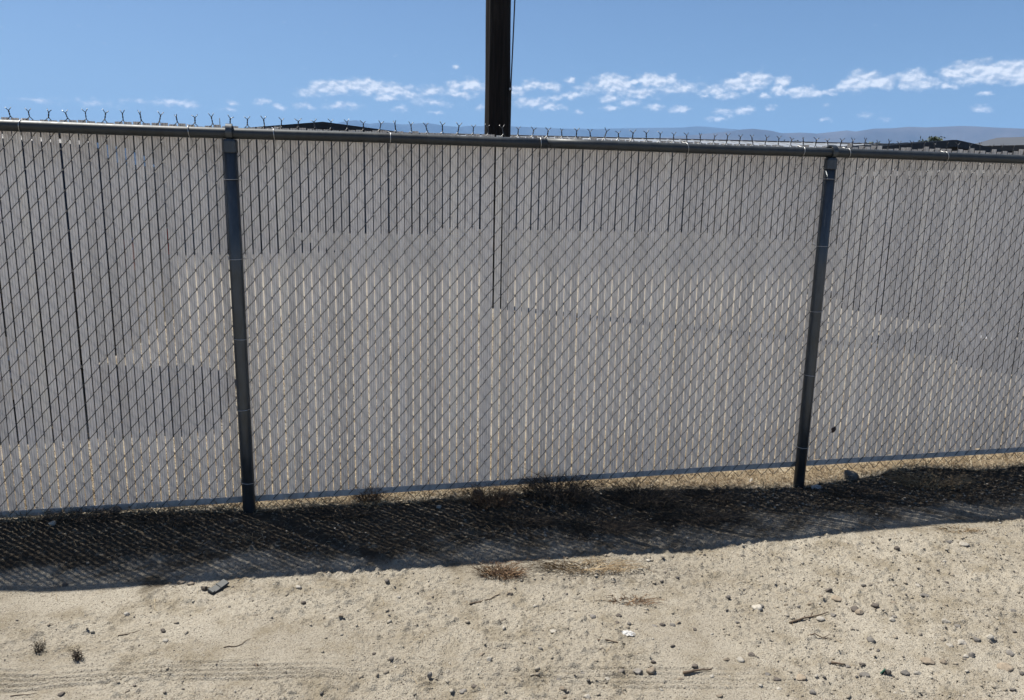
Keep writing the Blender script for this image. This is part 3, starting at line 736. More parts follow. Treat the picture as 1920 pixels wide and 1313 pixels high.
# ------------------------------------------------------------------ storage buildings
M['roof_light'] = simple('galvalume_roof', (0.2852, 0.2976, 0.31), 0.42, 0.35, 0.08, 1.5)
M['roof_grey'] = simple('grey_metal_roof', (0.062, 0.066, 0.070), 0.55, 0.1, 0.08, 1.5)
M['wall_dark'] = simple('dark_metal_wall', (0.0372, 0.03596, 0.0341), 0.6, 0.0, 0.12, 2.0)
M['wall_grey'] = simple('grey_metal_wall', (0.0806, 0.0775, 0.0744), 0.6, 0.0, 0.12, 2.0)
M['trim_black'] = simple('black_trim', (0.00744, 0.00744, 0.00806), 0.55, 0.0, 0.1, 3.0)
M['door'] = simple('rollup_door', (0.0992, 0.1023, 0.1054), 0.5, 0.1, 0.08, 3.0)


def gable(name, label, loc, rz, width, length, eave, peak, wall, roof, trim, over=0.25, doors=(), group=None, standing=0.6):
    """gable end faces -Y of the local frame, centred on x"""
    root = empty(name, (loc[0], loc[1], 0), rz)
    tag(root, label, 'building', group)
    hw = width / 2; b = MB()
    sec = [(-hw, -0.3), (hw, -0.3), (hw, eave), (0, peak - 0.02), (-hw, eave)]
    vs = [(x, y, z) for y in (0, length) for x, z in sec]
    b.add(vs, [(0, 1, 2, 3, 4), (9, 8, 7, 6, 5)] + [(q, 5 + q, 5 + (q + 1) % 5, (q + 1) % 5) for q in range(5) if q not in (2, 3)])
    b.build('wall', wall, root)
    sl = (peak - eave) / hw
    for sg in (-1, 1):
        b = MB(); xe = sg * (hw + over); ze = peak - sl * (hw + over)
        v = [(0, -over, peak), (xe, -over, ze), (xe, length + over, ze), (0, length + over, peak)]
        v = v + [(x, y, z + 0.06) for x, y, z in v]
        b.add(v, [(3, 2, 1, 0), (4, 5, 6, 7), (0, 1, 5, 4), (1, 2, 6, 5), (2, 3, 7, 6)])
        ro_ = b.build('roof', roof, root)
        bb = MB()
        k = 0
        y = -over + 0.1
        while y < length + over:
            v = [(0, y, peak + 0.062), (xe, y, ze + 0.062), (xe, y + 0.04, ze + 0.062), (0, y + 0.04, peak + 0.062)]
            v = v + [(a, c_, z + 0.035) for a, c_, z in v]
            bb.add(v, [(4, 5, 6, 7), (0, 1, 5, 4), (2, 3, 7, 6), (1, 2, 6, 5)]); y += standing
        tag(bb.build('seams', roof, ro_), kind='stuff')
        b = MB()
        v = [(0, -over - 0.03, peak - 0.14), (xe, -over - 0.03, ze - 0.14), (xe, -over - 0.03, ze + 0.09), (0, -over - 0.03, peak + 0.09)]
        v = v + [(x, y + 0.025, z) for x, y, z in v]
        b.add(v, [(0, 1, 2, 3), (7, 6, 5, 4), (2, 6, 7, 3), (0, 4, 5, 1), (1, 5, 6, 2)])
        b.build('fascia', trim, root)
    for (dx, dw, dh) in doors:
        b = MB()
        for kk in range(8): b.bbox(dx - dw / 2, dx + dw / 2, -0.05 - 0.012 * (kk % 2), 0.02, dh * kk / 8 + 0.01, dh * (kk + 1) / 8, 0.008)
        b.build('roll_up_door', M['door'], root)
    return root


gable('storage_building', 'dark gabled storage building behind the fence left of the pole', (-7.0, 29.2), 0.10, 5.0, 14, 3.56, 3.82, M['wall_dark'], M['roof_grey'], M['trim_black'], doors=((-1.2, 2.2, 2.5), (1.3, 2.2, 2.5)))
gable('storage_building', 'dark gabled storage building behind the fence at the right edge', (14.7, 27.2), 0.42, 6.9, 16, 3.12, 3.47, M['wall_dark'], M['roof_grey'], M['trim_black'], doors=((-1.8, 2.4, 2.5), (1.4, 2.4, 2.5)))

gable('storage_building', 'low dark building seen only through the slats left of left post', (-9.6, 18.6), 0.46, 8.2, 9, 2.62, 2.80, M['wall_dark'], M['roof_grey'], M['trim_black'], doors=((-2.4, 2.4, 2.2), (1.6, 2.4, 2.2)))

# long building with its low roof slope facing the fence
lb = empty('storage_building', (6.5, 38.4, 0), 0.055)
tag(lb, 'long low storage building with pale metal roof behind the pole', 'building')
b = MB(); b.add([(-12.4, y, z) for y, z in ((-4, -.3), (4, -.3), (4, 3.45), (0, 4.05), (-4, 3.45))] + [(14, y, z) for y, z in ((-4, -.3), (4, -.3), (4, 3.45), (0, 4.05), (-4, 3.45))],
             [(4, 3, 2, 1, 0), (5, 6, 7, 8, 9), (0, 5, 9, 4), (1, 2, 7, 6)])
b.build('wall', M['wall_grey'], lb)
for sg in (-1, 1):
    b = MB(); v = [(-12.6, 0, 4.10), (14.2, 0, 4.10), (14.2, sg * 4.3, 3.46), (-12.6, sg * 4.3, 3.46)]
    v = v + [(x, y, z + 0.05) for x, y, z in v]
    b.add(v, [(0, 1, 2, 3), (4, 5, 6, 7), (0, 1, 5, 4), (1, 2, 6, 5), (2, 3, 7, 6), (3, 0, 4, 7)])
    ro_ = b.build('roof', M['roof_light'], lb)
    bb = MB(); x = -12.5
    while x < 14.1:
        v = [(x, 0, 4.152), (x + .04, 0, 4.152), (x + .04, sg * 4.3, 3.512), (x, sg * 4.3, 3.512)]; v = v + [(a, c_, z + .03) for a, c_, z in v]
        bb.add(v, [(4, 5, 6, 7), (0, 4, 7, 3), (1, 2, 6, 5), (2, 3, 7, 6)]); x += 0.6
    tag(bb.build('seams', M['roof_light'], ro_), kind='stuff')
b = MB(); b.bbox(-12.6, 14.2, -0.08, 0.08, 4.14, 4.20, 0.01); b.build('ridge_cap', M['wall_grey'], lb)
for k in range(8):
    b = MB(); x = -11 + k * 3.05
    for kk in range(8): b.bbox(x, x + 2.5, -4.05 - 0.012 * (kk % 2), -3.98, 2.4 * kk / 8 + 0.01, 2.4 * (kk + 1) / 8, 0.008)
    b.build('roll_up_door', M['door'], lb)

# farther building at the right edge, roof slope towards the fence
fb_ = empty('storage_building', (27.0, 31.9, 0), -0.75)
tag(fb_, 'farther grey-roofed building at the right edge behind the dark gable', 'building')
b = MB(); sec = ((-4.8, -.3), (4.8, -.3), (4.8, 3.65), (0, 4.28), (-4.8, 3.65))
b.add([(x, y, z) for x in (-6.6, 12) for y, z in sec], [(4, 3, 2, 1, 0), (5, 6, 7, 8, 9), (0, 5, 9, 4), (1, 2, 7, 6)])
b.build('wall', M['wall_dark'], fb_)
for sg in (-1, 1):
    b = MB(); v = [(-6.9, 0, 4.34), (12.2, 0, 4.34), (12.2, sg * 5.2, 3.68), (-6.9, sg * 5.2, 3.68)]
    v = v + [(x, y, z + 0.05) for x, y, z in v]
    b.add(v, [(0, 1, 2, 3), (4, 5, 6, 7), (0, 1, 5, 4), (1, 2, 6, 5), (2, 3, 7, 6), (3, 0, 4, 7)])
    b.build('roof', M['roof_grey'], fb_)
    b = MB(); b.bbox(-6.9, 12.2, sg * 5.23 - .02, sg * 5.23 + .02, 3.52, 3.735, .004); b.build('fascia', M['trim_black'], fb_)

# mast
mast = empty('antenna_mast', (-11.2, 30.3, 0))
tag(mast, 'thin antenna mast beside the left post top', 'antenna')
b = MB(); b.tube([(0, 0, -0.2), (0, 0, 2.4)], 0.03, 8); b.build('lower_tube', M['post'], mast, True)
b = MB(); b.tube([(0, 0, 2.38), (0, 0, 4.08)], 0.014, 8); b.build('whip', M['post'], mast, True)


# ------------------------------------------------------------------ trees on the horizon
M['bark'] = simple('bark', (0.08, 0.06, 0.044), 0.9, var=0.3, scale=8)
mt, g, bs = mat('leaves')
P = g.n('ShaderNodeNewGeometry').outputs['Position']
g.set(bs.inputs['Base Color'], g.mix(g.smooth(g.noise(P, 1.6, 4, 0.6), 0.35, 0.65), (0.028, 0.044, 0.0176), (0.068, 0.084, 0.036)))
bs.inputs['Roughness'].default_value = 0.7
M['leaves'] = mt


def tree(label, x, y, top, width, seed):
    r = np.random.default_rng(seed)
    root = empty('tree', (x, y, 0), 0); tag(root, label, 'tree', None)
    b = MB(); b.tube([(0, 0, -0.2), (0.05, 0, top * .25), (0.0, 0.1, top * .55), (0.1, 0, top * .85)], [0.22, 0.17, 0.11, 0.03], 9)
    for k in range(7):
        a = r.uniform(0, 6.28); z0 = top * r.uniform(.3, .6); ln = width * r.uniform(.25, .45)
        b.tube([(0, 0, z0), (math.cos(a) * ln * .5, math.sin(a) * ln * .5, z0 + top * .1), (math.cos(a) * ln, math.sin(a) * ln, z0 + top * .22)], [0.07, 0.05, 0.015], 6)
    b.build('trunk', M['bark'], root, True)
    nb = 60
    cd = r.normal(0, 1, (nb, 3)); cd /= np.linalg.norm(cd, axis=1)[:, None]; cd *= r.uniform(.35, 1, (nb, 1)) ** .5
    cen = cd * np.array([width * .42, width * .42, top * .29]) + np.array([0, 0, top * .66])
    n = 15000
    pick = r.integers(0, nb, n)
    p = cen[pick] + r.normal(0, 1, (n, 3)) * np.array([width * .085, width * .085, top * .035])
    p[:, 2] = np.minimum(p[:, 2], top)
    a = r.normal(0, 1, (n, 3)); a /= np.linalg.norm(a, axis=1)[:, None]; c_ = np.cross(a, r.normal(0, 1, (n, 3))); c_ /= np.linalg.norm(c_, axis=1)[:, None]
    sz = r.uniform(.08, .17, n)[:, None]
    V = np.stack([p - a * sz, p + c_ * sz * .5, p + a * sz, p - c_ * sz * .5], 1).reshape(-1, 3)
    obj('crown', np_mesh('crown', V, np.arange(4 * n).reshape(-1, 4), M['leaves']), root)


tree('round green tree showing above the dark gable roof at right', 36.7, 71.0, 6.95, 3.4, 1)
tree('small dark treetop just left of the right post', 23.0, 66.0, 6.1, 3.0, 2)
tree('low dark treetop between the right post and the right gable', 28.3, 64.0, 5.95, 3.2, 3)

# ------------------------------------------------------------------ parked vehicles behind the fence
M['car_paint'] = simple('dark_car_paint', (0.0144, 0.0152, 0.0192), 0.25, 0.3, 0.08, 3)
M['glass'] = simple('tinted_glass', (0.0096, 0.0112, 0.0128), 0.06, 0.0, 0.05, 2)
M['tyre'] = simple('tyre_rubber', (0.016, 0.016, 0.016), 0.85, 0, 0.2, 12)
M['rim'] = simple('alloy_rim', (0.36, 0.36, 0.368), 0.35, 0.8, 0.08, 5)
M['red_lens'] = simple('red_lens', (0.256, 0.016, 0.0144), 0.2)
M['chrome'] = simple('bright_trim', (0.6, 0.6, 0.6), 0.18, 0.9)


def wheel(root, x, y, r, wd, side):
    b = MB(); n = 28
    ring = [(r * .62, -wd / 2), (r * .92, -wd / 2), (r, -wd * .36), (r, wd * .36), (r * .92, wd / 2), (r * .62, wd / 2)]
    vs = [(x + rr * math.cos(2 * math.pi * k / n), y + yy, r + rr * math.sin(2 * math.pi * k / n)) for k in range(n) for rr, yy in ring]
    b.add(vs, [(k * 6 + q, ((k + 1) % n) * 6 + q, ((k + 1) % n) * 6 + q + 1, k * 6 + q + 1) for k in range(n) for q in range(5)])
    ty = b.build('wheel', M['tyre'], root, True)
    b = MB(); yo = y + side * wd * .30
    b.tube([(x, yo - .02, r), (x, yo + .02, r)], r * .60, 24)
    for k in range(5):
        a = 2 * math.pi * k / 5
        b.tube([(x, yo + side * .025, r), (x + r * .57 * math.cos(a), yo + side * .025, r + r * .57 * math.sin(a))], r * .085, 6)
    b.build('rim', M['rim'], ty)


def suv():
    root = empty('parked_car', (-5.02, 5.50, 0), FYAW + 0.02 + math.pi)
    root.scale = (1, 1, 1.10)
    tag(root, 'dark parked car seen through the slats of the left bay', 'car')
    side = [(-2.25, .42), (-2.30, .62), (-2.27, .95), (-2.26, 1.08), (-2.21, 1.58), (-2.08, 1.70), (-1.2, 1.745), (0.1, 1.73), (0.45, 1.66), (1.05, 1.16), (1.9, 1.05), (2.22, .92), (2.3, .66), (2.28, .42), (1.93, .36), (1.80, .66), (1.45, .80), (1.10, .66), (.98, .32), (-.98, .32), (-1.10, .66), (-1.45, .80), (-1.80, .66), (-1.93, .36)]
    def half(z): return 0.92 - max(0, z - 0.98) * 0.26
    n = len(side); b = MB(); vs = []
    for y_, ins in ((-1, 0.0), (-0.96, 0.03), (0.96, 0.03), (1, 0.0)):
        for x, z in side:
            k = 1.0 if abs(y_) < 1 else 0.985
            vs.append((x * k, y_ * half(z), z if abs(y_) < 1 else .9 + (z - .9) * .97))
    fs = [tuple(range(n))] + [tuple(3 * n + q for q in range(n - 1, -1, -1))]
    for j in range(3):
        for q in range(n): e = (q + 1) % n; fs.append((j * n + q, (j + 1) * n + q, (j + 1) * n + e, j * n + e))
    b.add(vs, fs); b.build('body', M['car_paint'], root)
    for sg in (-1, 1):
        for pts in ([(-1.88, 1.14), (-1.76, 1.56), (-1.12, 1.60), (-1.12, 1.12)], [(-1.04, 1.12), (-1.04, 1.60), (-.12, 1.60), (-.12, 1.12)], [(-.04, 1.12), (-.04, 1.60), (.22, 1.58), (.72, 1.16), (.70, 1.12)]):
            b = MB(); k = len(pts)
            vs = [(x, sg * (half(z) + .004), z) for x, z in pts] + [(x, sg * (half(z) - .02), z) for x, z in pts]
            b.add(vs, [tuple(range(k)), tuple(range(2 * k - 1, k - 1, -1))] + [(q, k + q, k + (q + 1) % k, (q + 1) % k) for q in range(k)]); b.build('window', M['glass'], root)
        b = MB(); b.bbox(-2.305, -2.06, sg * .70 - .12, sg * .70 + .12, .92, 1.12, .02); b.build('tail_light', M['red_lens'], root)
        b = MB(); b.bbox(2.12, 2.285, sg * .68 - .16, sg * .68 + .16, .76, .90, .02); b.build('headlight', M['chrome'], root)
        for x in (-.35, -1.35):
            b = MB(); b.bbox(x, x + .2, sg * .925 - .012, sg * .925 + .012, .98, 1.01, .004); b.build('door_handle', M['chrome'], root)
        b = MB(); b.bbox(.55, .72, sg * 1.0 - .09, sg * 1.0 + .09, 1.10, 1.25, .02); b.build('mirror', M['car_paint'], root)
    b = MB(); v = [(.50, -.68, 1.62), (.50, .68, 1.62), (1.02, .80, 1.19), (1.02, -.80, 1.19)]; b.add(v + [(x - .04, y, z - .04) for x, y, z in v], [(0, 1, 2, 3), (7, 6, 5, 4), (0, 4, 5, 1), (2, 6, 7, 3), (1, 5, 6, 2), (3, 7, 4, 0)]); b.build('windscreen', M['glass'], root)
    for x in (-1.45, 1.45):
        for sg in (-1, 1): wheel(root, x, sg * .80, .345, .225, sg)


suv()

# small black cargo trailer at the right
M['trailer'] = simple('black_trailer_skin', (0.014, 0.014, 0.016), 0.65, 0.0, 0.1, 4)
tr = empty('cargo_trailer', (4.62, 7.55, 0), math.radians(-61))
tag(tr, 'black cargo trailer parked behind the slats of the right bay', 'trailer')
b = MB(); b.bbox(-1.55, 1.75, -0.15, 1.35, 0.42, 1.88, 0.05); b.build('body', M['trailer'], tr)
b = MB(); b.bbox(-1.6, 1.8, -0.10, 1.30, 0.34, 0.415, 0.01); b.tube([(-1.5, .6, .38), (-2.6, .6, .38)], .05, 8); b.build('frame', M['trim_black'], tr)
for y in (-0.17, 1.37): wheel(tr, 0.1, y, .31, .18, -1 if y < 0 else 1)
for y in (0.0, 1.2):
    b = MB(); b.bbox(1.752, 1.78, y - .05, y + .05, .55, .68, .008); b.build('tail_light', M['red_lens'], tr)
b = MB(); b.bbox(1.752, 1.775, .62, .635, .5, 1.8, .003); b.bbox(1.752, 1.80, .5, .75, 1.1, 1.13, .006); b.build('door_bar', M['chrome'], tr)

# ------------------------------------------------------------------ stones
TONE = {'d': (0.0806, 0.06696, 0.05456), 'g': (0.1364, 0.124, 0.1085), 't': (0.1798, 0.1457, 0.1054), 'p': (0.2914, 0.2666, 0.2232)}
for k_, c_ in TONE.items():
    M['stone_' + k_] = simple('stone_' + k_, c_, 0.85, 0, 0.25, 60, 0.0015, 300, objvar=0.18)


def ico(sub):
    t = (1 + 5 ** .5) / 2
    v = [(-1, t, 0), (1, t, 0), (-1, -t, 0), (1, -t, 0), (0, -1, t), (0, 1, t), (0, -1, -t), (0, 1, -t), (t, 0, -1), (t, 0, 1), (-t, 0, -1), (-t, 0, 1)]
    f = [(0, 11, 5), (0, 5, 1), (0, 1, 7), (0, 7, 10), (0, 10, 11), (1, 5, 9), (5, 11, 4), (11, 10, 2), (10, 7, 6), (7, 1, 8), (3, 9, 4), (3, 4, 2), (3, 2, 6), (3, 6, 8), (3, 8, 9), (4, 9, 5), (2, 4, 11), (6, 2, 10), (8, 6, 7), (9, 8, 1)]
    v = [np.array(p) / np.linalg.norm(p) for p in v]
    for _ in range(sub):
        cache = {}; nf = []
        def mid(a, b):
            key = (min(a, b), max(a, b))
            if key not in cache: q = v[a] + v[b]; v.append(q / np.linalg.norm(q)); cache[key] = len(v) - 1
            return cache[key]
        for a, b, c in f:
            x, y, z = mid(a, b), mid(b, c), mid(c, a); nf += [(a, x, z), (b, y, x), (c, z, y), (x, y, z)]
        f = nf
    return np.array(v), f


ICO1, ICOF1 = ico(1)
ICO2, ICOF2 = ico(2)


def stone_mesh(name, sx, sy, sz, seed, mt, facets=7, base=(ICO2, ICOF2)):
    r = np.random.default_rng(seed)
    V = base[0].copy()
    for _ in range(facets):                     # chop planes: angular broken pebbles
        nrm = r.normal(0, 1, 3); nrm /= np.linalg.norm(nrm); dd = r.uniform(0.5, 0.85)
        k = V @ nrm; V = V - np.outer(np.clip(k - dd, 0, None) * .9, nrm)
    V = V * (1 + 0.05 * r.normal(0, 1, (len(V), 1)))
    V = V * np.array([sx, sy, sz])
    b = MB(); b.add(V, base[1])
    return b.mesh(name, mt, True)


TONE_WORD = {'d': 'dark', 'g': 'grey', 't': 'tan', 'p': 'pale'}
ORD = ['nearest', 'second nearest', 'third nearest', 'fourth nearest', 'fifth nearest', 'sixth nearest', 'seventh nearest', 'eighth nearest']
MARKS = [('the forked stick', 1.19, 2.77), ('the white paper scrap', .455, 2.615), ('the black plastic scrap', -1.165, 2.855), ('the sunlit brown weed clump', -.03, 3.055),
         ('the green shard', 1.301, 2.395), ('the upright triangular stone', -.256, 2.325), ('the leaning dark tuft', -1.457, 2.365), ('the short thick stick', .66, 2.385),
         ('the curved brown stick', -.09, 2.85), ('the short brown twig', 1.17, 2.63), ('the orange grass wisp', 2.25, 3.61)]
SIDES = [('left of', lambda dx, dy: dx < 0 and abs(dx) >= abs(dy)), ('right of', lambda dx, dy: dx > 0 and abs(dx) >= abs(dy)), ('below', lambda dx, dy: dy < 0 and abs(dx) < abs(dy)), ('above', lambda dx, dy: dy > 0 and abs(dx) < abs(dy))]


def stone_label(k):
    x, y, wd, hh, tn = STONES[k]; best = None
    for nm, mx_, my_ in MARKS:
        for sd_, test in SIDES:
            if not test(x - mx_, y - my_): continue
            dist = math.hypot(x - mx_, y - my_)
            rank = sum(1 for q in STONES if q[4] == tn and test(q[0] - mx_, q[1] - my_) and math.hypot(q[0] - mx_, q[1] - my_) < dist)
            if best is None or (rank, dist) < best[0]: best = ((rank, dist), nm, sd_)
    rank = min(best[0][0], len(ORD) - 1)
    return 'small %s stone %s %s, %s of that colour' % (TONE_WORD[tn], best[2], best[1], ORD[rank])


for k, (x, y, wd, hh, tn) in enumerate(STONES):
    me = stone_mesh('stone', wd * .52, wd * random.uniform(.36, .52), max(hh * .50, wd * .22), 900 + k, M['stone_' + tn])
    o = obj('stone', me, None, (x, y, gz(x, y) + hh * .10), random.uniform(-.5, .5))
    tag(o, stone_label(k), 'stone', 'stones scattered on the dirt')


def big_stone(label, x, y, sx, sy, sz, mt, seed, rot=(0, 0, 0), sink=.35, name='stone', cat='stone', facets=9):
    o = obj(name, stone_mesh(name, sx, sy, sz, seed, mt, facets), None, (x, y, gz(x, y) + sz * (1 - sink) - sz * .2))
    o.rotation_euler = rot; tag(o, label, cat)


big_stone('dark upright triangular stone alone on the smooth dirt, bottom centre', -0.256, 2.325, .010, .008, .016, M['stone_g'], 5, (0, .15, 0), .2)
big_stone('large tilted grey rock slab at the fence foot right of right post', 2.03, 4.36, .062, .040, .036, M['stone_g'], 12, (.2, .5, .3), .3)
big_stone('rounded dark rock in shade at the fence foot, left bay', -1.89, 3.47, .032, .028, .022, M['stone_d'], 21, (0, 0, .4), .3)
big_stone('dark pointed rock at the fence foot under the middle bay', -0.165, 3.87, .036, .028, .034, M['stone_d'], 31, (0, .3, .2), .3)
big_stone('pale stone in the fence shadow near the left edge', -2.107, 3.33, .020, .014, .012, M['stone_p'], 41, (0, 0, .2), .3)
big_stone('pale stone in the fence shadow below the middle bay', -0.36, 3.70, .018, .012, .011, M['stone_p'], 43, (0, 0, .7), .3)
big_stone('whitish stone beside the foot of the right post', 1.42, 4.30, .024, .016, .020, M['stone_p'], 44, (0, 0, .7), .3)

# black plastic scrap
M['scrap'] = simple('black_plastic', (0.022, 0.026, 0.026), 0.5, 0, 0.2, 30)
b = MB(); b.bbox(-.042, .042, -.017, .017, 0, .011, .003); b.bbox(-.042, -.028, -.017, .014, .0112, .020, .002); b.bbox(.0, .006, -.0172, .0172, .0113, .014, .0012)
sc = b.build('plastic_scrap', M['scrap'], None, False, (-1.165, 2.855, gz(-1.165, 2.855) + .004)); sc.rotation_euler = (.28, -.18, 1.05)
tag(sc, 'small black plastic scrap lying on the dirt at lower left', 'scrap')


def crumple(name, label, x, y, sx, sy, sz, seed, mt):
    r = np.random.default_rng(seed); n = 9; b = MB()
    g_ = np.linspace(-1, 1, n); vs = []
    hmap = r.normal(0, .45, (n, n))
    for th in (0, .0012):
        for i in range(n):
            for j in range(n):
                rr = 1 - .25 * r.random() * (i in (0, n - 1) or j in (0, n - 1))
                k = max(abs(g_[i]), abs(g_[j])) + 1e-6; l = math.hypot(g_[i], g_[j]) + 1e-6
                q = k / l * rr if th == 0 else k / l * .97
                vs.append((g_[i] * q * sx, g_[j] * q * sy, sz * (.6 + hmap[i, j]) * (1.1 - l * .55) - th))
    fs = []
    for i in range(n - 1):
        for j in range(n - 1):
            a = i * n + j; fs.append((a, a + n, a + n + 1, a + 1)); a += n * n; fs.append((a, a + 1, a + n + 1, a + n))
    b.add(vs, fs)
    o = b.build(name, mt, None, False, (x, y, gz(x, y) + .003)); o.rotation_euler = (0, 0, r.uniform(-.5, .5)); tag(o, label, 'litter')


M['paper'] = simple('white_paper', (0.42, 0.41, 0.39), 0.8, 0, 0.1, 40)
crumple('paper_scrap', 'crumpled white paper scrap on the dirt at lower right of centre', .455, 2.615, .026, .018, .007, 2, M['paper'])
crumple('paper_scrap', 'crumpled white litter at the fence foot just right of right post', 1.775, 4.235, .034, .022, .022, 3, M['paper'])
# green glass shard
M['shard'] = simple('green_glass', (0.03, 0.075, 0.05), 0.15)
b = MB(); b.add([(-.010, 0, 0), (.008, .002, 0), (.002, .001, .022), (-.010, .004, 0), (.008, .006, 0), (.002, .005, .022)], [(0, 1, 2), (5, 4, 3), (0, 3, 4, 1), (1, 4, 5, 2), (2, 5, 3, 0)])
sh = b.build('glass_shard', M['shard'], None, False, (1.301, 2.395, gz(1.301, 2.395) - .002)); sh.rotation_euler = (.2, .25, .3)
tag(sh, 'dark green pointed shard standing in the gravel at lower right', 'shard')

# ------------------------------------------------------------------ sticks
M['stick'] = simple('dry_stick', (0.0837, 0.0589, 0.03844), 0.9, 0, 0.3, 60)
M['straw'] = simple('straw', (0.2666, 0.217, 0.1364), 0.8, 0, 0.25, 25)


def stick(label, pts, rad, mt=None, twig=True):
    b = MB(); P_ = []
    pts = [np.array(p) for p in pts]
    for i in range(len(pts) - 1):
        for f in (0, .33, .66): P_.append(pts[i] * (1 - f) + pts[i + 1] * f)
    P_.append(pts[-1])
    org = P_[0]
    X = [(p[0] - org[0] + random.gauss(0, .002), p[1] - org[1] + random.gauss(0, .002), gz(p[0], p[1]) + rad * 1.3) for p in P_]
    rr_ = np.linspace(rad, rad * .5, len(X))
    b.tube(X, rr_, 6)
    if twig:
        i = len(X) // 2; d_ = np.array(X[i + 1]) - np.array(X[i]); d_ /= np.linalg.norm(d_)
        q = np.array(X[i]) + .03 * d_ + .02 * np.array([-d_[1], d_[0], .25])
        b.tube([X[i], tuple(q)], [rad * .6, rad * .3], 5)
    o = b.build('stick', mt or M['stick'], None, True, (org[0], org[1], 0)); tag(o, label, 'stick')


stick('curved brown stick below the dry weed clump at bottom centre', [(-.151, 2.817), (-.088, 2.836), (-.031, 2.898)], .0032, twig=False)
stick('short straight brown stick beside the white paper scrap', [(.333, 2.56), (.433, 2.55)], .0030, twig=False)
stick('forked dark stick among the stones at lower right', [(1.099, 2.732), (1.194, 2.774), (1.281, 2.809)], .0042)
stick('short brown twig below the forked stick at lower right', [(1.126, 2.637), (1.211, 2.618)], .0028)
stick('thin twig on smooth dirt left of bottom centre', [(-.997, 2.459), (-.95, 2.47), (-.92, 2.511)], .0018, twig=False)
stick('thin twig on the dirt between the two small tufts and the plastic scrap', [(-1.393, 2.505), (-1.322, 2.549)], .0018, twig=False)
stick('pale straw stalk below the black plastic scrap', [(-1.381, 2.764), (-1.35, 2.70), (-1.318, 2.657)], .0014, M['straw'], False)
stick('thin dark twig in the bottom left corner', [(-1.56, 2.169), (-1.49, 2.179)], .0016, twig=False)
stick('short thick brown stick among gravel at bottom right of centre', [(.606, 2.376), (.66, 2.385), (.712, 2.398)], .0050, twig=False)
stick('stubby grey stick in gravel at lower right', [(1.149, 2.455), (1.192, 2.444)], .0050, twig=False)

# ------------------------------------------------------------------ dead weeds


def weed_mat(name, lo_, hi_):
    mt, g, bs = mat(name)
    gi = g.n('ShaderNodeNewGeometry').outputs['Random Per Island']
    g.set(bs.inputs['Base Color'], g.mix(g.math('POWER', gi, 1.8), lo_, hi_)); bs.inputs['Roughness'].default_value = 0.85
    return mt


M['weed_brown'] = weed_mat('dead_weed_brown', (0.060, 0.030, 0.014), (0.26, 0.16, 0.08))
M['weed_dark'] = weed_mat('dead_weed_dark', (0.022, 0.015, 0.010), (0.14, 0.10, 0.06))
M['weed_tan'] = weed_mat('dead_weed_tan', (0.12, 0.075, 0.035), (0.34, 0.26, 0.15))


def clump(label, x, y, rx, ry, hgt, n, mt, seed, rad=.0011, up=.5, name='dead_weed'):
    r = np.random.default_rng(seed); b = MB()
    z0 = gz(x, y)
    for k in range(n):
        a = r.uniform(0, 2 * math.pi); q = math.sqrt(r.random()) * .55
        px, py = math.cos(a) * q * rx, math.sin(a) * q * ry
        a2 = a + r.normal(0, .9); ln = r.uniform(.4, 1.0)
        ex, ey = math.cos(a2) * rx * ln * .7, math.sin(a2) * ry * ln * .7
        hh = hgt * r.uniform(.25, 1.0); pts = []
        for i in range(6):
            f = i / 5
            pts.append((px + ex * f + r.normal(0, .003), py + ey * f + r.normal(0, .003), hh * math.sin(f * (1.2 + 1.5 * (1 - up))) + r.normal(0, .002)))
        pts = [(u_, v_, max(w_, -.004) + (float(ground_z(np.array([x + u_]), np.array([y + v_]), False)[0]) - z0 if i_ % 5 == 0 else 0)) for i_, (u_, v_, w_) in enumerate(pts)]
        b.tube(pts, np.linspace(rad * 1.3, rad * .5, 6), 3, cap=False)
        for t_ in range(2):
            i = r.integers(1, 5); s_ = np.array(pts[i]); d_ = r.normal(0, 1, 3); d_[2] = abs(d_[2]) * .5; d_ /= np.linalg.norm(d_)
            e_ = s_ + d_ * hgt * r.uniform(.2, .5)
            b.tube([tuple(s_), tuple((s_ + e_) / 2 + r.normal(0, .003, 3)), tuple(e_)], [rad * .7, rad * .55, rad * .35], 3, cap=False)
    o = b.build(name, mt, None, False, (x, y, z0)); tag(o, label, 'weed')


clump('brown dry weed clump in the sun at the shadow edge, bottom centre', -.03, 3.055, .13, .07, .05, 150, M['weed_brown'], 1, .0012)
clump('flat brown dead grass mat right of the sunlit weed clump', .34, 3.13, .30, .09, .022, 150, M['weed_tan'], 2, .0010, .2)
clump('rusty dead grass wisp on the dirt above the white paper scrap', .50, 2.86, .16, .045, .018, 60, M['weed_brown'], 3, .0010, .2)
clump('small brown dead weed against the fence foot right of left post', -.73, 3.78, .11, .07, .10, 130, M['weed_brown'], 4, .0011)
clump('brown dead weed beside the pointed rock under the middle bay', -.10, 3.76, .16, .10, .10, 170, M['weed_brown'], 5, .0011)
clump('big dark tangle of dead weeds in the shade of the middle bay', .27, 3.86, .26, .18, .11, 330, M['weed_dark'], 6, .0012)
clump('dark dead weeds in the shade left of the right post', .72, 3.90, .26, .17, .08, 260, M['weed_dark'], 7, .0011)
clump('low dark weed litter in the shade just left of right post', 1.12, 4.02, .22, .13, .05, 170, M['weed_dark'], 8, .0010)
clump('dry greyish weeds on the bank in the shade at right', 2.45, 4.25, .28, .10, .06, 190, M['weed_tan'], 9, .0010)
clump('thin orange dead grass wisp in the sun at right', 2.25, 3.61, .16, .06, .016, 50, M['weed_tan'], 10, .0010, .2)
clump('dark weed litter in the shade at the left edge', -2.0, 3.40, .22, .09, .04, 130, M['weed_dark'], 11, .0010)
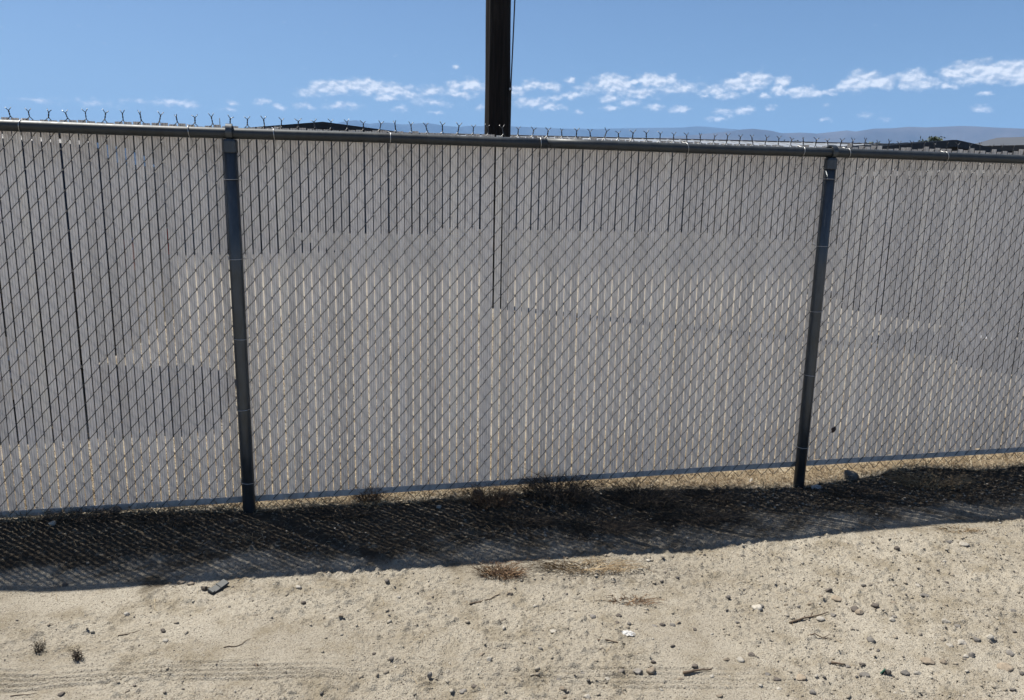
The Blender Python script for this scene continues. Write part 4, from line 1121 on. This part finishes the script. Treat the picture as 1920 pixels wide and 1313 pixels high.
clump('dark flattened weeds in the shade below the pointed rock', .05, 3.60, .25, .09, .035, 170, M['weed_dark'], 14, .0010, .3)
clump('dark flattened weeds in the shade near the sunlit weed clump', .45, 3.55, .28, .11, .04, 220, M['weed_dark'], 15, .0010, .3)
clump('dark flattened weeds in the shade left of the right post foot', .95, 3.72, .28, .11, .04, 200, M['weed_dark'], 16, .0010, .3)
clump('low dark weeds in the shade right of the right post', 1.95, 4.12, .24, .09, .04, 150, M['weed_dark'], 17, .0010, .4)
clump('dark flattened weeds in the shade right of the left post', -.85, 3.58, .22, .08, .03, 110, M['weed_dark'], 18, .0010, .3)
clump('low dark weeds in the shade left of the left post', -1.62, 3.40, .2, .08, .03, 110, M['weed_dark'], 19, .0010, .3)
clump('tiny upright dry tuft near the left edge of the dirt', -1.613, 2.403, .020, .018, .045, 22, M['weed_dark'], 12, .0011, 1.0, 'dry_tuft')
clump('tiny dark leaning tuft right of the other tuft, lower left', -1.457, 2.365, .026, .020, .045, 26, M['weed_dark'], 13, .0012, .9, 'dry_tuft')

# bare branching stalk leaning on the fence
b = MB()
lo = np.array([.262, 3.98, gz(.262, 3.98)]); tip = np.array([.06, 3.90, .165])
midp = lo * .5 + tip * .5 + np.array([.0, -.01, .02])
b.tube([lo - lo, midp - lo, tip - lo], [.0022, .0017, .0008], 5)
b.tube([midp - lo, midp - lo + np.array([.03, .0, .0]) * -1 + np.array([0, 0, -.045])], [.0012, .0007], 5)
b.tube([(midp * .6 + lo * .4) - lo, (midp * .6 + lo * .4) - lo + np.array([.06, -.01, .035])], [.0012, .0006], 5)
tag(b.build('weed_stalk', M['weed_dark'], None, True, tuple(lo)), 'bare dark forked weed stalk leaning across the slats, middle bay', 'weed')

# ------------------------------------------------------------------ stuff: grit, straw, dry grass
N = 14000
px = rng.uniform(-2.6, 3.4, N * 3); py = 1.75 + (rng.random(N * 3) ** 1.0) * 2.6
dn = sstep(fbm(px * 1.3 + 3, py * 1.6 + 1, 4, 3) + 0.10 * np.clip(px - 0.2, -1.2, 1.2), 0.38, 0.62) * .9 + .12
dn = dn * (0.40 + 0.60 * sstep(px, -0.2, 1.2))
keep = rng.random(N * 3) < dn
px, py = px[keep][:N], py[keep][:N]; n = len(px)
pz = ground_z(px, py)
size = np.clip(rng.lognormal(math.log(.0026), .55, n), .0012, .0105)
V1 = ICO1 if False else ico(0)[0]; F1 = np.array(ico(0)[1])
dirs = V1[None] * (1 + .22 * rng.normal(0, 1, (n, 12, 1)))
th = rng.uniform(0, 6.28, n); ct, st_ = np.cos(th), np.sin(th)
sc3 = size[:, None] * np.stack([rng.uniform(.9, 1.5, n), rng.uniform(.7, 1.1, n), rng.uniform(.45, .85, n)], 1)
Q = dirs * sc3[:, None, :]
Vx = Q[..., 0] * ct[:, None] - Q[..., 1] * st_[:, None] + px[:, None]; Vy = Q[..., 0] * st_[:, None] + Q[..., 1] * ct[:, None] + py[:, None]; Vz = Q[..., 2] + (pz + sc3[:, 2] * .35)[:, None]
V = np.stack([Vx, Vy, Vz], -1).reshape(-1, 3)
Fg = (F1[None] + 12 * np.arange(n)[:, None, None]).reshape(-1, 3)
mt, g, bs = mat('grit')
gi = g.n('ShaderNodeNewGeometry').outputs['Random Per Island']
rp = g.n('ShaderNodeValToRGB'); g.set(rp.inputs[0], gi)
e = rp.color_ramp.elements; e[0].position = 0; e[0].color = (0.062, 0.0558, 0.0496, 1); e[1].position = 1; e[1].color = (0.31, 0.2852, 0.2418, 1)
for p_, c_ in ((.12, (0.1054, 0.093, 0.0806, 1)), (.3, (0.1674, 0.1426, 0.1085, 1)), (.7, (0.2232, 0.1922, 0.1457, 1)), (.9, (0.248, 0.2232, 0.1798, 1))):
    q = rp.color_ramp.elements.new(p_); q.color = c_
g.set(bs.inputs['Base Color'], rp.outputs[0]); bs.inputs['Roughness'].default_value = .9
tag(obj('gravel', np_mesh('gravel', V, Fg, mt)), 'fine gravel and grit strewn over the dirt', 'gravel', kind='stuff')


def straws(name, label, n, sampler, ln, wd, lift, mt, seed, stand=0.0):
    r = np.random.default_rng(seed)
    x, y = sampler(r, n); n = len(x)
    z = ground_z(x, y) + r.uniform(0.0005, lift, n)
    a = r.uniform(0, 6.28, n); L = r.uniform(ln[0], ln[1], n); w_ = r.uniform(wd[0], wd[1], n)
    dz = r.normal(0, .12, n) * L if stand == 0 else np.abs(r.normal(0, stand, n)) * L
    d_ = np.stack([np.cos(a) * L, np.sin(a) * L, dz], 1); s_ = np.stack([-np.sin(a) * w_, np.cos(a) * w_, np.zeros(n)], 1)
    p = np.stack([x, y, z], 1)
    bend = np.stack([r.normal(0, .12, n) * L, r.normal(0, .12, n) * L, np.abs(r.normal(0, .10, n)) * L], 1)
    upv = np.zeros((n, 3)); upv[:, 2] = w_
    mid_ = p + d_ * .5 + bend; end = p + d_
    # three sided stalks in two lengths
    V = np.stack([p - s_, p + s_, p + upv, mid_ - s_ * .8, mid_ + s_ * .8, mid_ + upv * .8, end], 1).reshape(-1, 3)
    base = 7 * np.arange(n)[:, None, None]
    T = np.array([(0, 1, 4), (0, 4, 3), (1, 2, 5), (1, 5, 4), (2, 0, 3), (2, 3, 5), (3, 4, 6), (4, 5, 6), (5, 3, 6)])
    o = obj(name, np_mesh(name, V, (T[None] + base).reshape(-1, 3), mt))
    tag(o, label, 'dry grass', kind='stuff')


mt, g, bs = mat('straw_bits')
gi = g.n('ShaderNodeNewGeometry').outputs['Random Per Island']
rp = g.n('ShaderNodeValToRGB'); g.set(rp.inputs[0], gi)
e = rp.color_ramp.elements; e[0].color = (0.085, 0.05525, 0.02975, 1); e[1].color = (0.527, 0.4505, 0.3145, 1)
for p_, c_ in ((.3, (0.204, 0.1402, 0.0765, 1)), (.6, (0.323, 0.2422, 0.1402, 1)), (.85, (0.425, 0.34, 0.2125, 1))):
    q = rp.color_ramp.elements.new(p_); q.color = c_
g.set(bs.inputs['Base Color'], rp.outputs[0]); bs.inputs['Roughness'].default_value = .8
M['straw_bits'] = mt


def strip(t0, t1, s0=-2.6, s1=6.2):
    def f(r, n):
        s = r.uniform(s0, s1, n); t = t0 + (t1 - t0) * r.random(n)
        return FA[0] + FD[0] * s + FN[0] * t, FA[1] + FD[1] * s + FN[1] * t
    return f


def verge(r, n):
    x = r.uniform(-2.4, 3.2, n); y = r.uniform(1.9, 3.9, n); s, t = st_of(x, y)
    k = r.random(n) < (.05 + .95 * sstep(t + .5 * (fbm(x * 2, y * 2, 3, 3) - .5), -.95, -.35))
    return x[k], y[k]


straws('dry_grass', 'bleached dry grass and straw lying behind the fence foot', 26000, strip(-.03, .9), (.03, .11), (.0008, .0018), .012, M['straw_bits'], 1, .35)
straws('fence_foot_straw', 'pale straw-coloured dry grass along the foot of the fence', 13000, strip(-.07, .22), (.03, .085), (.0008, .0018), .008, M['straw_bits'], 4, .55)
straws('yard_straw', 'sparse straw over the yard behind the fence', 16000, strip(.9, 6.0), (.04, .13), (.0014, .0030), .01, M['straw_bits'], 2, .7)
straws('weed_litter', 'broken straw and weed litter scattered on the verge', 9000, verge, (.012, .06), (.0004, .0010), .004, M['straw_bits'], 3)
